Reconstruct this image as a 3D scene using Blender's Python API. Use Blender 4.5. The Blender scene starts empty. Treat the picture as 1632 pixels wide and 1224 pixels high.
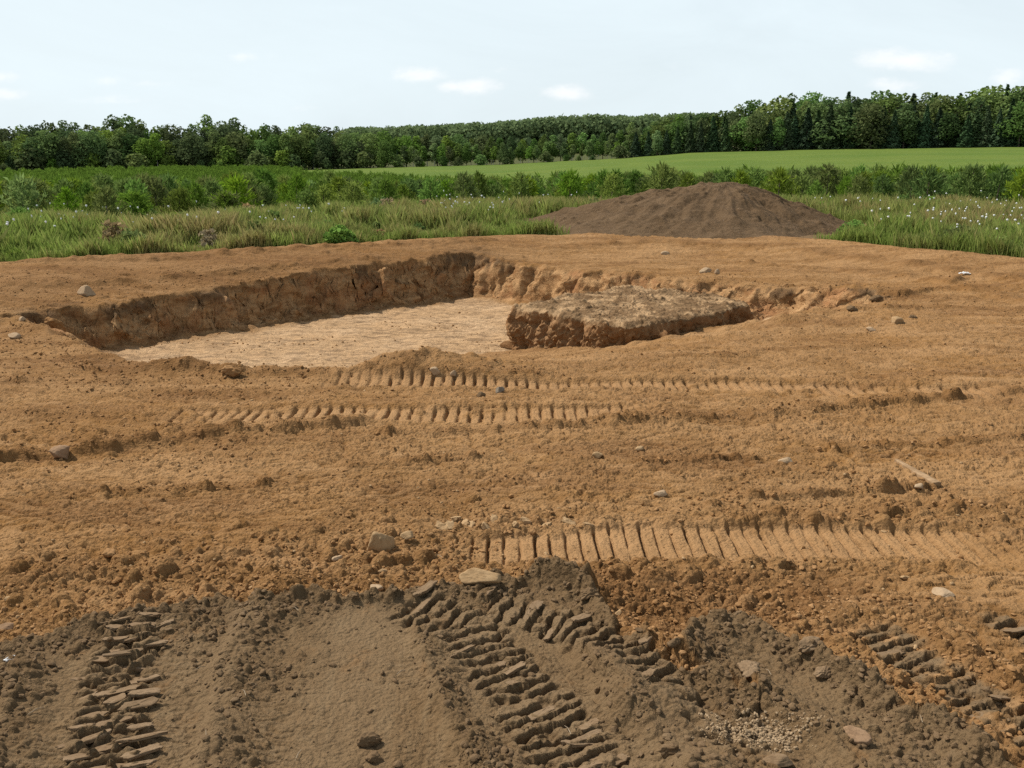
import bpy, math, random
import numpy as np
from math import radians, sin, cos, tan, atan2, pi, sqrt
rng = np.random.default_rng(7)
random.seed(7)
S = bpy.context.scene
COL = S.collection

# ------------------------------------------------------------------ camera model
F_PX, PITCH, CAMZ = 1472.0, radians(13.9), 2.4
def ray(px, py):
    a = (px - 816) / F_PX; b = (612 - py) / F_PX
    return np.array([a, cos(PITCH) + b * sin(PITCH), -sin(PITCH) + b * cos(PITCH)])
def P(px, py, z=0.0):
    d = ray(px, py); t = (z - CAMZ) / d[2]
    return float(d[0] * t), float(d[1] * t)
def AZ(px):
    return atan2((px - 816) / F_PX, cos(PITCH) + 0.24 * sin(PITCH))

# ------------------------------------------------------------------ noise
def hsh(ix, iy, seed):
    h = (ix.astype(np.int64) * 374761393 + iy.astype(np.int64) * 668265263 + seed * 1274126177) & 0xFFFFFFFF
    h = ((h ^ (h >> 13)) * 1274126177) & 0xFFFFFFFF
    return h ^ (h >> 16)
def u01(h): return (h & 0xFFFFFF) / 16777216.0
GX = np.cos(np.arange(64) * pi / 32); GY = np.sin(np.arange(64) * pi / 32)
def gn(x, y, seed=0):
    xi = np.floor(x); yi = np.floor(y); fx = x - xi; fy = y - yi
    xi = xi.astype(np.int64); yi = yi.astype(np.int64)
    u = fx * fx * fx * (fx * (fx * 6 - 15) + 10); v = fy * fy * fy * (fy * (fy * 6 - 15) + 10)
    r = []
    for dx, dy in ((0, 0), (1, 0), (0, 1), (1, 1)):
        g = hsh(xi + dx, yi + dy, seed) & 63
        r.append(GX[g] * (fx - dx) + GY[g] * (fy - dy))
    a = r[0] + u * (r[1] - r[0]); b = r[2] + u * (r[3] - r[2])
    return (a + v * (b - a)) * 1.5
def fbm(x, y, seed, octv, gain=0.5):
    t = 0; a = 1
    for k in range(octv):
        t = t + a * gn(x * 2.03 ** k + 17.3 * k, y * 2.03 ** k - 9.1 * k, seed + k); a *= gain
    return t
def clods(x, y, cell, seed, dens):
    """lumps: height (in cells) of the tallest of randomly sized half-buried lumps; dens 0..1 is the share of cells filled"""
    X = x / cell; Y = y / cell
    xi = np.floor(X).astype(np.int64); yi = np.floor(Y).astype(np.int64)
    out = np.zeros_like(X)
    for dx in (-1, 0, 1):
        for dy in (-1, 0, 1):
            cx = xi + dx; cy = yi + dy
            h = hsh(cx, cy, seed)
            r1 = u01(h); h2 = hsh(cx, cy, seed + 91); r2 = u01(h2); h3 = hsh(cx, cy, seed + 57); r3 = u01(h3)
            ang = r3 * 6.28
            ex = X - (cx + r1); ey = Y - (cy + r2)
            a = ex * np.cos(ang) + ey * np.sin(ang); b = -ex * np.sin(ang) + ey * np.cos(ang)
            R = 0.22 + 0.4 * u01(hsh(cx, cy, seed + 33)) ** 2
            q = 1 - (np.abs(a) / R) ** 2.4 - (np.abs(b) / (R * 0.72)) ** 2.4
            hh = np.where((q > 0) & (u01(hsh(cx, cy, seed + 5)) < dens), np.sqrt(np.maximum(q, 0)) * R * 0.8, 0)
            out = np.maximum(out, hh)
    return out
def sst(t):
    t = np.clip(t, 0, 1); return t * t * (3 - 2 * t)
def seg_dist(x, y, pts):
    """distance to a polyline, signed side, arclength along it"""
    best = np.full(x.shape, 1e9); side = np.zeros(x.shape); arc = np.zeros(x.shape); s0 = 0.0
    for (x0, y0), (x1, y1) in zip(pts[:-1], pts[1:]):
        dx, dy = x1 - x0, y1 - y0; L = sqrt(dx * dx + dy * dy)
        t = np.clip(((x - x0) * dx + (y - y0) * dy) / (L * L), 0, 1)
        ex = x - x0 - t * dx; ey = y - y0 - t * dy
        d = np.sqrt(ex * ex + ey * ey); m = d < best
        best = np.where(m, d, best); side = np.where(m, (dx * ey - dy * ex) / L, side); arc = np.where(m, s0 + t * L, arc)
        s0 += L
    return best, side, arc, s0
def inside_poly(x, y, pts):
    c = np.zeros(x.shape, bool); n = len(pts)
    for i in range(n):
        x0, y0 = pts[i]; x1, y1 = pts[(i + 1) % n]
        if y0 == y1: continue
        c ^= ((y0 > y) != (y1 > y)) & (x < (x1 - x0) * (y - y0) / (y1 - y0) + x0)
    return c

# ------------------------------------------------------------------ terrain
EDGE = [(-900, 470), (-300, 440), (0, 418), (200, 406), (400, 397), (550, 389), (700, 379), (860, 373), (1000, 371), (1150, 372), (1330, 381), (1450, 395), (1632, 411), (1900, 430), (2600, 470)]
EP = [P(a, b, 0.3) for a, b in EDGE]
E_AZ = np.array([atan2(p[0], p[1]) for p in EP]); E_R = np.array([sqrt(p[0] ** 2 + p[1] ** 2) for p in EP])
def r_edge(az): return np.interp(az, E_AZ, E_R)
FAR = [(-300, -1.4), (0, -1.4), (300, -1.3), (500, -1.2), (800, 0.0), (1000, 1.7), (1100, 2.9), (1300, 3.7), (1632, 4.1), (2000, 4.3)]
F_AZ = np.array([AZ(a) for a, b in FAR]); F_Z = np.array([b for a, b in FAR])
MID = [(-300, -.9), (0, -.95), (500, -1.05), (700, -1.15), (1000, -1.0), (1300, -.55), (1632, -.35), (2000, -.3)]
M_AZ = np.array([AZ(a) for a, b in MID]); M_Z = np.array([b for a, b in MID])
HILL = [(600, 0), (800, 2), (1000, 3), (1300, 7), (1632, 15), (2000, 18)]
H_AZ = np.array([AZ(a) for a, b in HILL]); H_Z = np.array([b for a, b in HILL])

PIT = [(-8.3, 14.75), (-0.95, 22.4), (7.0, 15.5), (5.4, 13.2), (2.5, 11.1), (0.0, 10.5), (-2.0, 10.2), (-4.7, 10.8)]
PIT_W = [0.42, 0.62, 1.5, 2.6, 2.4, 1.3, 0.6, 0.8]

TOP = [(-900, 1120), (-60, 1048), (90, 1005), (280, 978), (420, 960), (600, 946), (760, 938), (860, 924), (930, 945), (985, 1005), (1060, 1045), (1110, 1005), (1180, 988), (1260, 1010), (1310, 1050), (1380, 1095), (1450, 1140), (1560, 1190), (1640, 1250), (1800, 1400)]
TOPP = [P(a, b, 0.05) for a, b in TOP]
def PL(pts, z=0.0): return [P(a, b, z) for a, b in pts]
# tracked-machine prints: centre line, width, grouser pitch, strength
TRACKS = [
    (PL([(695, 890), (900, 873), (1000, 864), (1150, 866), (1300, 863), (1450, 866), (1660, 876)]), 0.56, 0.099, 1.0, 11),
    (PL([(500, 606), (800, 610), (1000, 611), (1200, 614), (1400, 622), (1660, 633)]), 0.56, 0.116, 1.1, 12),
    (PL([(225, 662), (450, 665), (600, 664), (900, 666), (1060, 662)]), 0.60, 0.113, 0.9, 13),
]
TOPTRACKS = [
    (PL([(230, 985), (185, 1080), (165, 1300)], .06), 0.36, 0.085, 1.0, 21),
    (PL([(640, 960), (740, 1000), (820, 1080), (890, 1160), (960, 1260)], .06), 0.42, 0.085, 1.0, 22),
    (PL([(760, 955), (900, 990), (1010, 1050), (1080, 1110)], .08), 0.30, 0.085, 1.0, 23),
    (PL([(1370, 985), (1450, 1040), (1540, 1105), (1680, 1190)], .03), 0.36, 0.085, 1.0, 24),
    (PL([(1560, 970), (1640, 1010), (1720, 1060)], .03), 0.26, 0.085, 1.0, 25),
]
# spill ridges (berms) thrown up beside the machine's path: line, height, half width
RIDGES = [
    (PL([(880, 396), (1050, 390), (1250, 398), (1450, 424), (1660, 452)], .15), 0.07, 0.30),
    (PL([(1180, 424), (1330, 432), (1480, 452), (1640, 486)]), 0.08, 0.28),
    (PL([(1440, 474), (1534, 455)]), 0.09, 0.15),
    (PL([(60, 432), (250, 424), (430, 412), (620, 400), (760, 394)], .15), 0.08, 0.35),
    (PL([(40, 462), (200, 452), (380, 438), (600, 420)], .05), 0.07, 0.30),
    (PL([(1250, 560), (1450, 552), (1650, 566)]), 0.035, 0.16),
    (PL([(1000, 575), (1200, 566)]), 0.03, 0.14),
    (PL([(-40, 610), (200, 618), (420, 640)]), 0.035, 0.14),
    (PL([(-40, 660), (160, 668), (300, 690)]), 0.03, 0.12),
    (PL([(-60, 742), (100, 727), (230, 712), (330, 702), (480, 691), (560, 688)]), 0.11, 0.13),
    (PL([(980, 684), (1120, 676), (1250, 662), (1400, 648), (1540, 636), (1700, 622)]), 0.085, 0.14),
    (PL([(1190, 802), (1300, 795), (1400, 787), (1470, 784)]), 0.055, 0.06),
    (PL([(1195, 836), (1255, 828)]), 0.05, 0.06),
    (PL([(1290, 838), (1420, 822), (1560, 815)]), 0.03, 0.12),
    (PL([(560, 748), (700, 738), (760, 736)]), 0.045, 0.07),
    (PL([(1030, 747), (1200, 737)]), 0.045, 0.07),
    (PL([(620, 700), (800, 692), (960, 690)]), 0.045, 0.09),
    (PL([(60, 800), (260, 785), (420, 782)]), 0.04, 0.08),
    (PL([(1330, 720), (1500, 706), (1660, 700)]), 0.045, 0.09),
    (PL([(-40, 945), (120, 925), (300, 918)]), 0.035, 0.16),
    (PL([(1310, 500), (1500, 492), (1640, 500)]), 0.05, 0.2),
    (PL([(150, 590), (600, 600), (900, 596)]), 0.05, 0.16),
    (PL([(860, 926), (925, 945), (985, 1003), (1055, 1048)], .05), 0.10, 0.09),
    (PL([(900, 1000), (965, 1080), (1030, 1160), (1100, 1260)], .05), 0.13, 0.17),
    (PL([(1115, 1085), (1200, 1120), (1320, 1190), (1420, 1270)], .05), 0.08, 0.10),
    (PL([(400, 985), (360, 1080), (330, 1260)], .05), 0.07, 0.12),
    (PL([(665, 1010), (700, 1110), (770, 1260)], .05), 0.07, 0.09),
    (PL([(20, 1080), (-20, 1200), (-40, 1300)], .05), 0.08, 0.12),
    (PL([(1300, 1060), (1430, 1140), (1560, 1230)], .05), 0.08, 0.08),
    (PL([(1480, 1010), (1560, 1060), (1680, 1140)], .05), 0.05, 0.07),
]
# single mounds: px, py, radius x, radius y, height
MOUNDS = [
    (705, 585, 0.95, 0.42, 0.20), (640, 592, 0.5, 0.3, 0.08), (285, 590, 0.34, 0.20, 0.13), (360, 597, 0.28, 0.18, 0.07), (870, 938, 0.16, 0.10, 0.035),
    (1180, 1030, 0.34, 0.20, 0.055), (1110, 1050, 0.22, 0.14, 0.05), (1060, 925, 0.30, 0.14, 0.05), (90, 520, 0.7, 0.5, 0.14), (30, 505, 0.7, 0.6, 0.12), (1260, 505, 0.45, 0.35, 0.10),
    (950, 600, 1.3, 0.5, -0.03), (1100, 975, 0.30, 0.18, -0.06), (1390, 470, 0.6, 0.4, 0.16), (1290, 468, 0.7, 0.4, 0.12),
]
MOUNDS = [(*P(a, b, 0.0), rx, ry, h) for a, b, rx, ry, h in MOUNDS]
PIT_ARR = PIT

def terrain(x, y, sp, walls=True):
    """z of the land and its soil masks at x, y; sp = local vertex spacing (details finer than it are left out)"""
    r = np.sqrt(x * x + y * y); az = np.arctan2(x, y); re = r_edge(az)
    keep = lambda wl: np.clip(wl / np.maximum(sp, 1e-4) / 3.0 - 0.6, 0, 1)
    lot = sst((re + 0.4 - r) / 0.9)
    t = re - r
    # ---- broad shape
    z = 0.32 * sst((4.6 - t) / 4.2) - 0.12 * sst((-x - 2.0) / 4) * sst((r - 12) / 4) * sst((t - 2.0) / 3)
    zf = np.interp(az, F_AZ, F_Z)
    zm = np.interp(az, M_AZ, M_Z)
    mead = 0.22 + (zm - 0.22) * sst((r - 32) / 48) + (zf - zm) * np.clip((r - 78) / 165, 0, 1) + 0.06 * gn(x / 7, y / 7, 3) * np.clip((r - re) / 3, 0, 1)
    mead = mead + np.interp(az, H_AZ, H_Z) * sst((r - 240) / 200)
    z = z * lot + mead * (1 - lot) + 0.04 * lot * gn(x / 2.3, y / 2.3, 5) + 0.02 * lot * gn(x / 0.9, y / 0.9, 6)
    n_edge = gn(x / 0.5, y / 0.5, 8) * 0.12 + gn(x / 0.2, y / 0.2, 9) * 0.07 + gn(x / .07, y / .07, 7) * .03
    # ---- pit
    ins = inside_poly(x, y, PIT)
    d = np.full(x.shape, 1e9); wsum = np.zeros(x.shape); wacc = np.zeros(x.shape)
    n = len(PIT)
    for i in range(n):
        dd = seg_dist(x, y, [PIT[i], PIT[(i + 1) % n]])[0]
        d = np.minimum(d, dd); w = 1 / (dd + 0.05) ** 4
        wsum += w; wacc += w * PIT_W[i]
    ww = wacc / wsum
    sd = np.where(ins, d, -d) + (gn(x / 1.1, y / 1.1, 10) * 0.20 + gn(x / 0.42, y / 0.42, 11) * 0.15 + gn(x / 0.17, y / 0.17, 12) * 0.07) * np.clip(1.2 - ww * 0.3, .3, 1)
    nd = (x + 2.1) * 0.78 + (y - 13.6) * -0.63 - 1.0 * np.clip(y - 15.0, 0, 2.5)
    fl = -0.86 + 0.145 * np.maximum(nd - 0.25 * gn(x / 0.9, y / 0.9, 13), 0)
    fl = fl + 0.035 * gn(x / 0.8, y / 0.8, 14) * keep(.8) + 0.02 * gn(x / 0.3, y / 0.3, 15) * keep(.3)
    prof = np.clip(sd / ww, 0, 1); prof = prof * 0.55 + 0.45 * sst(prof)
    # slumped debris at the foot of the wall
    foot = np.clip((sd - ww) / 0.55, 0, 1)
    fl = fl + 0.10 * (1 - foot) ** 2 * (sd > 0) * (0.6 + gn(x / .4, y / .4, 16))
    pit = (sd > 0) * np.clip(z - fl, 0, None)
    z0 = z
    z = z - pit * prof
    wallm = np.clip(sst(prof / .16) * (1 - np.clip((sd - ww) / 0.12, 0, 1)), 0, 1) * (pit > .12) * sst((1.4 - ww) / 0.7)
    wallm = wallm * (sd > 0)
    floorm = sst((sd - ww - 0.05) / 0.4) * sst((0.35 - nd - 0.35 * gn(x / .6, y / .6, 17)) / 0.5)
    # pale floor also to the right of the block
    rf = np.exp(-(((x - 4.5) / 0.9) ** 2 + ((y - 16.3) / 0.7) ** 2) * 1.2)
    floorm = np.maximum(floorm, sst((rf + 0.2 * gn(x / .4, y / .4, 18) - .35) / .3) * (sd > 0) * .8)
    # loose lumpy spoil along the rim
    rim = np.exp(-((sd + 0.22) / 0.28) ** 2) * sst((1.6 - ww) / 1.0)
    rim2 = np.exp(-((sd + 0.7) / 0.9) ** 2) * sst((1.6 - ww) / 1.0)
    # ---- topsoil sheet in front
    td, ts, ta, _ = seg_dist(x, y, TOPP)
    near = r < 9
    tsd = np.where(near, -ts + n_edge, -5.0)      # line runs left to right: in front of it is negative side
    top = sst((tsd + 0.03) / 0.07)
    z = z + 0.06 * top + 0.03 * np.exp(-((tsd - .05) / .06) ** 2)
    # ---- mounds and ridges
    for mx, my, rx, ry, h in MOUNDS:
        q = ((x - mx) / rx) ** 2 + ((y - my) / ry) ** 2
        m = q < 6
        if m.any():
            z[m] += h * np.exp(-q[m] * 1.3) * (1 + 0.22 * gn(x[m] / .13, y[m] / .13, 19) * keep(.13)[m] + .2 * gn(x[m] / .3, y[m] / .3, 20))
    rough = np.full(x.shape, 0.35)
    ridge_m = np.zeros(x.shape)
    for pts, h, hw in RIDGES:
        xs = [p[0] for p in pts]; ys = [p[1] for p in pts]
        m = (x > min(xs) - 1) & (x < max(xs) + 1) & (y > min(ys) - 1) & (y < max(ys) + 1)
        if not m.any(): continue
        xm, ym = x[m], y[m]
        dd, s, a, L = seg_dist(xm, ym, pts)
        dd = np.abs(dd + 0.35 * hw * gn(xm / .3, ym / .3, 22))
        sg = s + 0.35 * hw * gn(xm / .3, ym / .3, 22)
        near_ = np.where(sg < 0, .45, 1.4)
        k = np.exp(-(dd / (hw * near_)) ** 2) * np.clip(0.65 + 0.6 * gn(a / .35, a * 0 + h * 50, 23), .2, 1.0)
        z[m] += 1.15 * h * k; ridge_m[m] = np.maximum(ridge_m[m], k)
    # ---- soil roughness: lumps of several sizes
    loose = sst(gn(x / 1.7, y / 1.7, 30) * 0.9 + gn(x / .5, y / .5, 31) * .6 + 0.15)
    nearrough = np.exp(-((td - .45) / .45) ** 2) * (tsd < 0)
    band = sst((r - 4.2) / .6) * sst((6.6 - r) / .8) * sst((1.2 - x) / 2.0)
    toprough = np.exp(-((tsd - .10) / .14) ** 2) * (tsd > -.1)
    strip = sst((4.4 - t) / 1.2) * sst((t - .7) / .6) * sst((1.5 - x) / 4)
    loose = np.clip(loose * .55 + .6 * wallm + .55 * np.exp(-((sd - ww) / .22) ** 2) * (sd > 0) * sst((1.0 - ww) / .4) + .35 * strip + 0.6 * rim + .5 * rim2 + 0.9 * ridge_m + 0.75 * nearrough + .7 * toprough + .20 * band, 0, 1) * lot
    flat = np.zeros(x.shape)
    z_press = np.zeros(x.shape)
    groove = np.zeros(x.shape)
    for k, (pts, wd, pitch, st, sd_) in enumerate(TRACKS):
        xs = [p[0] for p in pts]; ys = [p[1] for p in pts]
        m = (x > min(xs) - .5) & (x < max(xs) + .5) & (y > min(ys) - .8) & (y < max(ys) + .8)
        if not m.any(): continue
        xm, ym = x[m], y[m]
        dd, s, a, L = seg_dist(xm, ym, pts)
        s = s + .012 * gn(xm / .12, ym / .12, 40)
        end = sst((a - .02) / .4) * sst((L - a - .02) / .6)
        patchy = sst((gn(xm / .55, ym / .35, 41 + k) + gn(xm / .16, ym / .16, 45 + k) * .5 + 0.85) / .5) * end
        inm = sst((wd / 2 - np.abs(s)) / .05) * patchy
        ax = xm + .10 * s * 0 + .006 * gn(xm / .2, ym / .2, 42)
        ph = (ax / pitch) % 1.0
        gw = 0.10 + .04 * sst((xm - .6) / 1.5) if k == 0 else 0.15
        gr = np.exp(-(((ph - .5) / gw) ** 2) ** 1.5)
        gr = gr * (0.45 + .75 * u01(hsh(np.floor(ax / pitch).astype(np.int64), (ym * 9).astype(np.int64) * 0 + k, 3)))
        gr = gr * sst(gn(xm / .09, ym / .22, 46) * .8 + .85)
        pad = np.sin(ph * pi) * 0
        z_press[m] += inm * (-0.018 - 0.055 * st * gr + .006 * gn(xm / .05, ym / .08, 48)) + .022 * np.exp(-((np.abs(s) - wd / 2 - .05) / .05) ** 2) * patchy * (.5 + gn(xm / .1, ym / .1, 47))
        flat[m] = np.maximum(flat[m], inm); groove[m] = np.maximum(groove[m], inm * gr)
        padpale = inm * (1 - np.clip(gr * 1.5, 0, 1))
    for k, (pts, wd, pitch, st, sd_) in enumerate(TOPTRACKS):
        xs = [p[0] for p in pts]; ys = [p[1] for p in pts]
        m = (x > min(xs) - .5) & (x < max(xs) + .5) & (y > min(ys) - .5) & (y < max(ys) + .5)
        if not m.any(): continue
        xm, ym = x[m], y[m]
        dd, s, a, L = seg_dist(xm, ym, pts)
        s = s + .03 * gn(xm / .12, ym / .12, 50)
        inm = sst((wd / 2 - np.abs(s)) / .06) * sst((a - .02) / .1)
        aw = a + .10 * s + .028 * gn(xm / .14, ym / .14, 51) + .012 * gn(xm / .05, ym / .05, 52)
        ph = (aw / pitch) % 1.0
        pad = sst((ph - .10) / .35) * sst((.98 - ph) / .09) if k == 0 else sst((ph - .14) / .14) * sst((.99 - ph) / .09)       # raised bar with one steep side
        brk = sst(gn(xm / .10, ym / .05, 53 + k) * 1.3 + (.62 if k == 0 else 1.0))
        z_press[m] += inm * (-.030 + (.062 if k == 0 else .046) * pad * brk * (.6 + .5 * ph) + (.016 if k == 0 else .007) * gn(xm / .06, ym / .06, 54) + .006 * gn(xm / .025, ym / .025, 56))
        flat[m] = np.maximum(flat[m], inm * (.8 if k == 0 else 1.0) * pad * brk); loose[m] = np.maximum(loose[m], inm * .35 * (1 - pad * brk))
        if k in (1, 2): loose[m] = loose[m] * (1 - .55 * inm)
        if k >= 3: top[m] = np.maximum(top[m], inm * sst(gn(xm / .12, ym / .12, 55) + .75))
    # smooth rolled strip between the topsoil prints
    sx0, sy0 = P(560, 1090, .06)
    sm = np.exp(-(((x - sx0 + .05 * (y - sy0)) / .24) ** 2) ** 2) * (tsd > .1)
    flat = np.maximum(flat, sm * .75)
    sm2d = seg_dist(x, y, PL([(985, 1060), (1050, 1150), (1120, 1260)], .05))[0]
    flat = np.maximum(flat, np.exp(-(sm2d / .14) ** 2) * .7)
    sm3d = seg_dist(x, y, PL([(385, 1000), (345, 1090), (310, 1260)], .05))[0]
    flat = np.maximum(flat, np.exp(-(sm3d / .12) ** 2) * .65)
    loose = loose * (1 - .85 * flat)
    z = z + z_press
    amp = (0.10 + 0.9 * loose) * lot
    soft = (1 - .75 * flat)
    z = z + soft * keep(.25) * .016 * gn(x / .25, y / .25, 60) * lot
    z = z + soft * keep(.10) * .009 * gn(x / .10, y / .10, 61) * (.4 + loose) * lot
    z = z + soft * keep(.04) * .004 * gn(x / .04, y / .04, 62) * (.5 + loose) * lot
    cz = fbm(x / .34, y / .16, 64, 3, .55) * 2.2
    fr = cz - np.floor(cz)
    plate = sst((fr - .15) / .12) * (1 - sst((fr - .72) / .25)) * sst(gn(x / .8, y / .5, 67) + .55) * (1 - .8 * loose) * lot
    z = z + lot * (1 - .8 * flat) * keep(.10) * .019 * (sst((fr - .15) / .12) - sst((fr - .72) / .25)) * sst(gn(x / .8, y / .5, 67) + .65) * (1 - .6 * top)
    c2 = fbm(x / 1.0, y / .42, 164, 4, .6) * 1.9
    f2 = c2 - np.floor(c2)
    plate2 = sst((f2 - .2) / .07) * (1 - sst((f2 - .7) / .3)) * (1 - .8 * loose) * lot * (1 - top)
    z = z + (1 - flat) * .020 * plate2 * (1 - .7 * floorm)
    z = z + lot * keep(.03) * .0035 * fbm(x / .035, y / .022, 68, 2, .6) * (1 - .6 * flat)
    idx = np.nonzero((lot > 0.02) & (r < 26))[0]
    xi, yi = x[idx], y[idx]
    lo = loose[idx]; kk = keep(1.0)
    ad = clods(xi, yi, .26, 70, .02 + .30 * lo * lo) * .26 * .36 * (0.1 + lo) * keep(.20)[idx]
    ad = np.maximum(ad, clods(xi, yi, .12, 71, .12 + .5 * lo) * .12 * .9 * (.35 + .9 * lo) * keep(.08)[idx])
    ii = np.nonzero(r[idx] < 14)[0]
    a2 = np.zeros(len(idx)); a2[ii] = clods(xi[ii], yi[ii], .05, 72, .08 + .75 * lo[ii]) * .05 * (.5 + .8 * lo[ii]) * keep(.034)[idx][ii]
    ad = np.maximum(ad, a2) + a2 * .3
    ii = np.nonzero(r[idx] < 7)[0]
    a3 = np.zeros(len(idx)); a3[ii] = clods(xi[ii], yi[ii], .022, 73, .06 + .8 * lo[ii]) * .022 * (.6 + .6 * lo[ii]) * keep(.016)[idx][ii]
    z[idx] += (ad + a3) * soft[idx] * (1 - .6 * floorm[idx])
    # dark buried topsoil that shows in the cut
    dk = np.zeros(x.shape)
    for cx, cy, rad in ((-7.6, 15.1, 1.0), (-6.6, 16.1, .8), (-0.95, 22.3, 1.3), (-5.6, 17.2, .5), (-0.2, 21.5, .6), (4.9, 17.0, .45), (6.1, 15.9, .4), (-3.2, 19.9, .4)):
        dk = np.maximum(dk, np.exp(-((x - cx) ** 2 + (y - cy) ** 2) / rad ** 2 * 1.5))
    band_ = sst((prof - .02) / .05) * sst((.42 - prof) / .2) * (pit > .1)
    dark = sst((dk * 1.1 + .6 * gn(x / .4, y / .4, 80) + .7 * gn(x / .13, y / .13, 81) - .45) / .6) * np.clip(band_ + .5 * rim, 0, 1)
    # compacted paler crust
    comp = sst((gn(x / 1.3, y / .45, 82) + .5 * gn(x / .35, y / .2, 83) - .35) / .7) * lot
    mq = ((x - 6.25) / 6.5) ** 2 + ((y - 28.6) / 4.6) ** 2 + .25 * gn(x / .8, y / .8, 85)
    apron = sst((1.15 - mq) / .25) * (1 - lot)
    edge_dark = sst((x - 6.0) / 3) * np.exp(-((t + .1) / .35) ** 2) * .9
    return dict(z=z, top=np.maximum(np.maximum(top * lot, apron), edge_dark), floor=floorm * lot, dark=dark * .75, mead=(1 - sst((re + .15 + n_edge * 2 - r) / .35)) * (1 - apron), comp=np.maximum(np.maximum(comp * .5, np.where(top > .5, flat * .75, flat * 1.0)), np.maximum(plate * .6, plate2 * .5)), loose=loose, wall=wallm, wamp=np.clip((.95 - ww) / .5, .25, 1), moist_shade=np.clip(ridge_m * 1.0 + loose * .3 + strip * .6, 0, 1) * lot)

# ------------------------------------------------------------------ mesh helpers
def mesh_np(name, v, faces, mats=(), attrs=None, mat_idx=None, smooth=True):
    """faces: (n,k) int array, or a list of such arrays"""
    me = bpy.data.meshes.new(name)
    fl = faces if isinstance(faces, list) else [faces]
    fl = [np.asarray(f) for f in fl if len(f)]
    v = np.asarray(v, float)
    me.vertices.add(len(v)); me.vertices.foreach_set("co", v.astype(np.float32).ravel())
    tot = sum(f.size for f in fl)
    me.loops.add(tot); me.loops.foreach_set("vertex_index", np.concatenate([f.ravel() for f in fl]).astype(np.int32))
    nf = sum(len(f) for f in fl); me.polygons.add(nf)
    sizes = np.concatenate([np.full(len(f), f.shape[1]) for f in fl])
    me.polygons.foreach_set("loop_start", np.concatenate([[0], np.cumsum(sizes)[:-1]]).astype(np.int32))
    me.polygons.foreach_set("use_smooth", np.full(nf, smooth))
    if mat_idx is not None: me.polygons.foreach_set("material_index", np.asarray(mat_idx, np.int32))
    for m in mats: me.materials.append(m)
    me.update(calc_edges=True)
    for k, a in (attrs or {}).items():
        at = me.attributes.new(k, 'FLOAT', 'POINT'); at.data.foreach_set("value", np.asarray(a, np.float32))
    return me
def link(name, me, parent=None, **props):
    o = bpy.data.objects.new(name, me); COL.objects.link(o)
    if parent is not None: o.parent = parent
    for k, a in props.items(): o[k] = a
    return o
def grid_faces(nr, nc):
    i = np.arange(nr - 1)[:, None] * nc + np.arange(nc - 1)[None, :]
    i = i.ravel(); return np.stack([i, i + 1, i + nc + 1, i + nc], 1)

# ------------------------------------------------------------------ materials
def new_mat(name):
    m = bpy.data.materials.new(name); m.use_nodes = True
    nt = m.node_tree; nt.nodes.clear()
    out = nt.nodes.new('ShaderNodeOutputMaterial')
    return m, nt, out
class NB:
    def __init__(s, nt): s.nt = nt
    def n(s, typ, **kw):
        nd = s.nt.nodes.new(typ)
        for k, a in kw.items(): setattr(nd, k, a)
        return nd
    def l(s, a, b): s.nt.links.new(a, b)
    def put(s, sock, v):
        if isinstance(v, (int, float)): sock.default_value = v
        elif isinstance(v, tuple): sock.default_value = v if len(v) != 3 or sock.type == 'VECTOR' else (*v, 1)
        else: s.l(v, sock)
    def math(s, op, a, b=0.0, c=None, clamp=False):
        nd = s.n('ShaderNodeMath', operation=op, use_clamp=clamp); s.put(nd.inputs[0], a); s.put(nd.inputs[1], b)
        if c is not None: s.put(nd.inputs[2], c)
        return nd.outputs[0]
    def mix(s, f, a, b, blend='MIX'):
        nd = s.n('ShaderNodeMix', data_type='RGBA', blend_type=blend); s.put(nd.inputs[0], f); s.put(nd.inputs[6], a); s.put(nd.inputs[7], b)
        return nd.outputs[2]
    def noise(s, vec, scale, detail=4, rough=.55, dist=0.0):
        nd = s.n('ShaderNodeTexNoise'); s.l(vec, nd.inputs['Vector']); nd.inputs['Scale'].default_value = scale
        nd.inputs['Detail'].default_value = detail; nd.inputs['Roughness'].default_value = rough; nd.inputs['Distortion'].default_value = dist
        return nd.outputs['Fac']
    def ramp(s, f, lo, hi):
        nd = s.n('ShaderNodeMapRange', interpolation_type='SMOOTHSTEP'); s.put(nd.inputs[0], f); nd.inputs[1].default_value = lo; nd.inputs[2].default_value = hi
        return nd.outputs[0]
    def attr(s, name):
        nd = s.n('ShaderNodeAttribute', attribute_name=name); return nd.outputs['Fac']
    def bump(s, h, strength, dist):
        nd = s.n('ShaderNodeBump'); nd.inputs['Strength'].default_value = strength; nd.inputs['Distance'].default_value = dist; s.l(h, nd.inputs['Height'])
        return nd.outputs[0]
    def bsdf(s, col, out, rough=1.0, normal=None, spec=.15):
        b = s.n('ShaderNodeBsdfPrincipled'); s.put(b.inputs['Base Color'], col); s.put(b.inputs['Roughness'], rough)
        b.inputs['Specular IOR Level'].default_value = spec
        if normal is not None: s.l(normal, b.inputs['Normal'])
        s.l(b.outputs[0], out.inputs[0]); return b

DIRT = (.200, .104, .037); DIRT_HI = (.325, .192, .085); DIRT_LO = (.108, .053, .018); ORANGE = (.218, .106, .030)
TOPC = (.150, .094, .046); TOPC_HI = (.200, .136, .073); TOPC_LO = (.080, .050, .025)
FLOORC = (.42, .268, .140); FLOOR_HI = (.53, .365, .215); FLOOR_LO = (.21, .128, .066)

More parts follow.
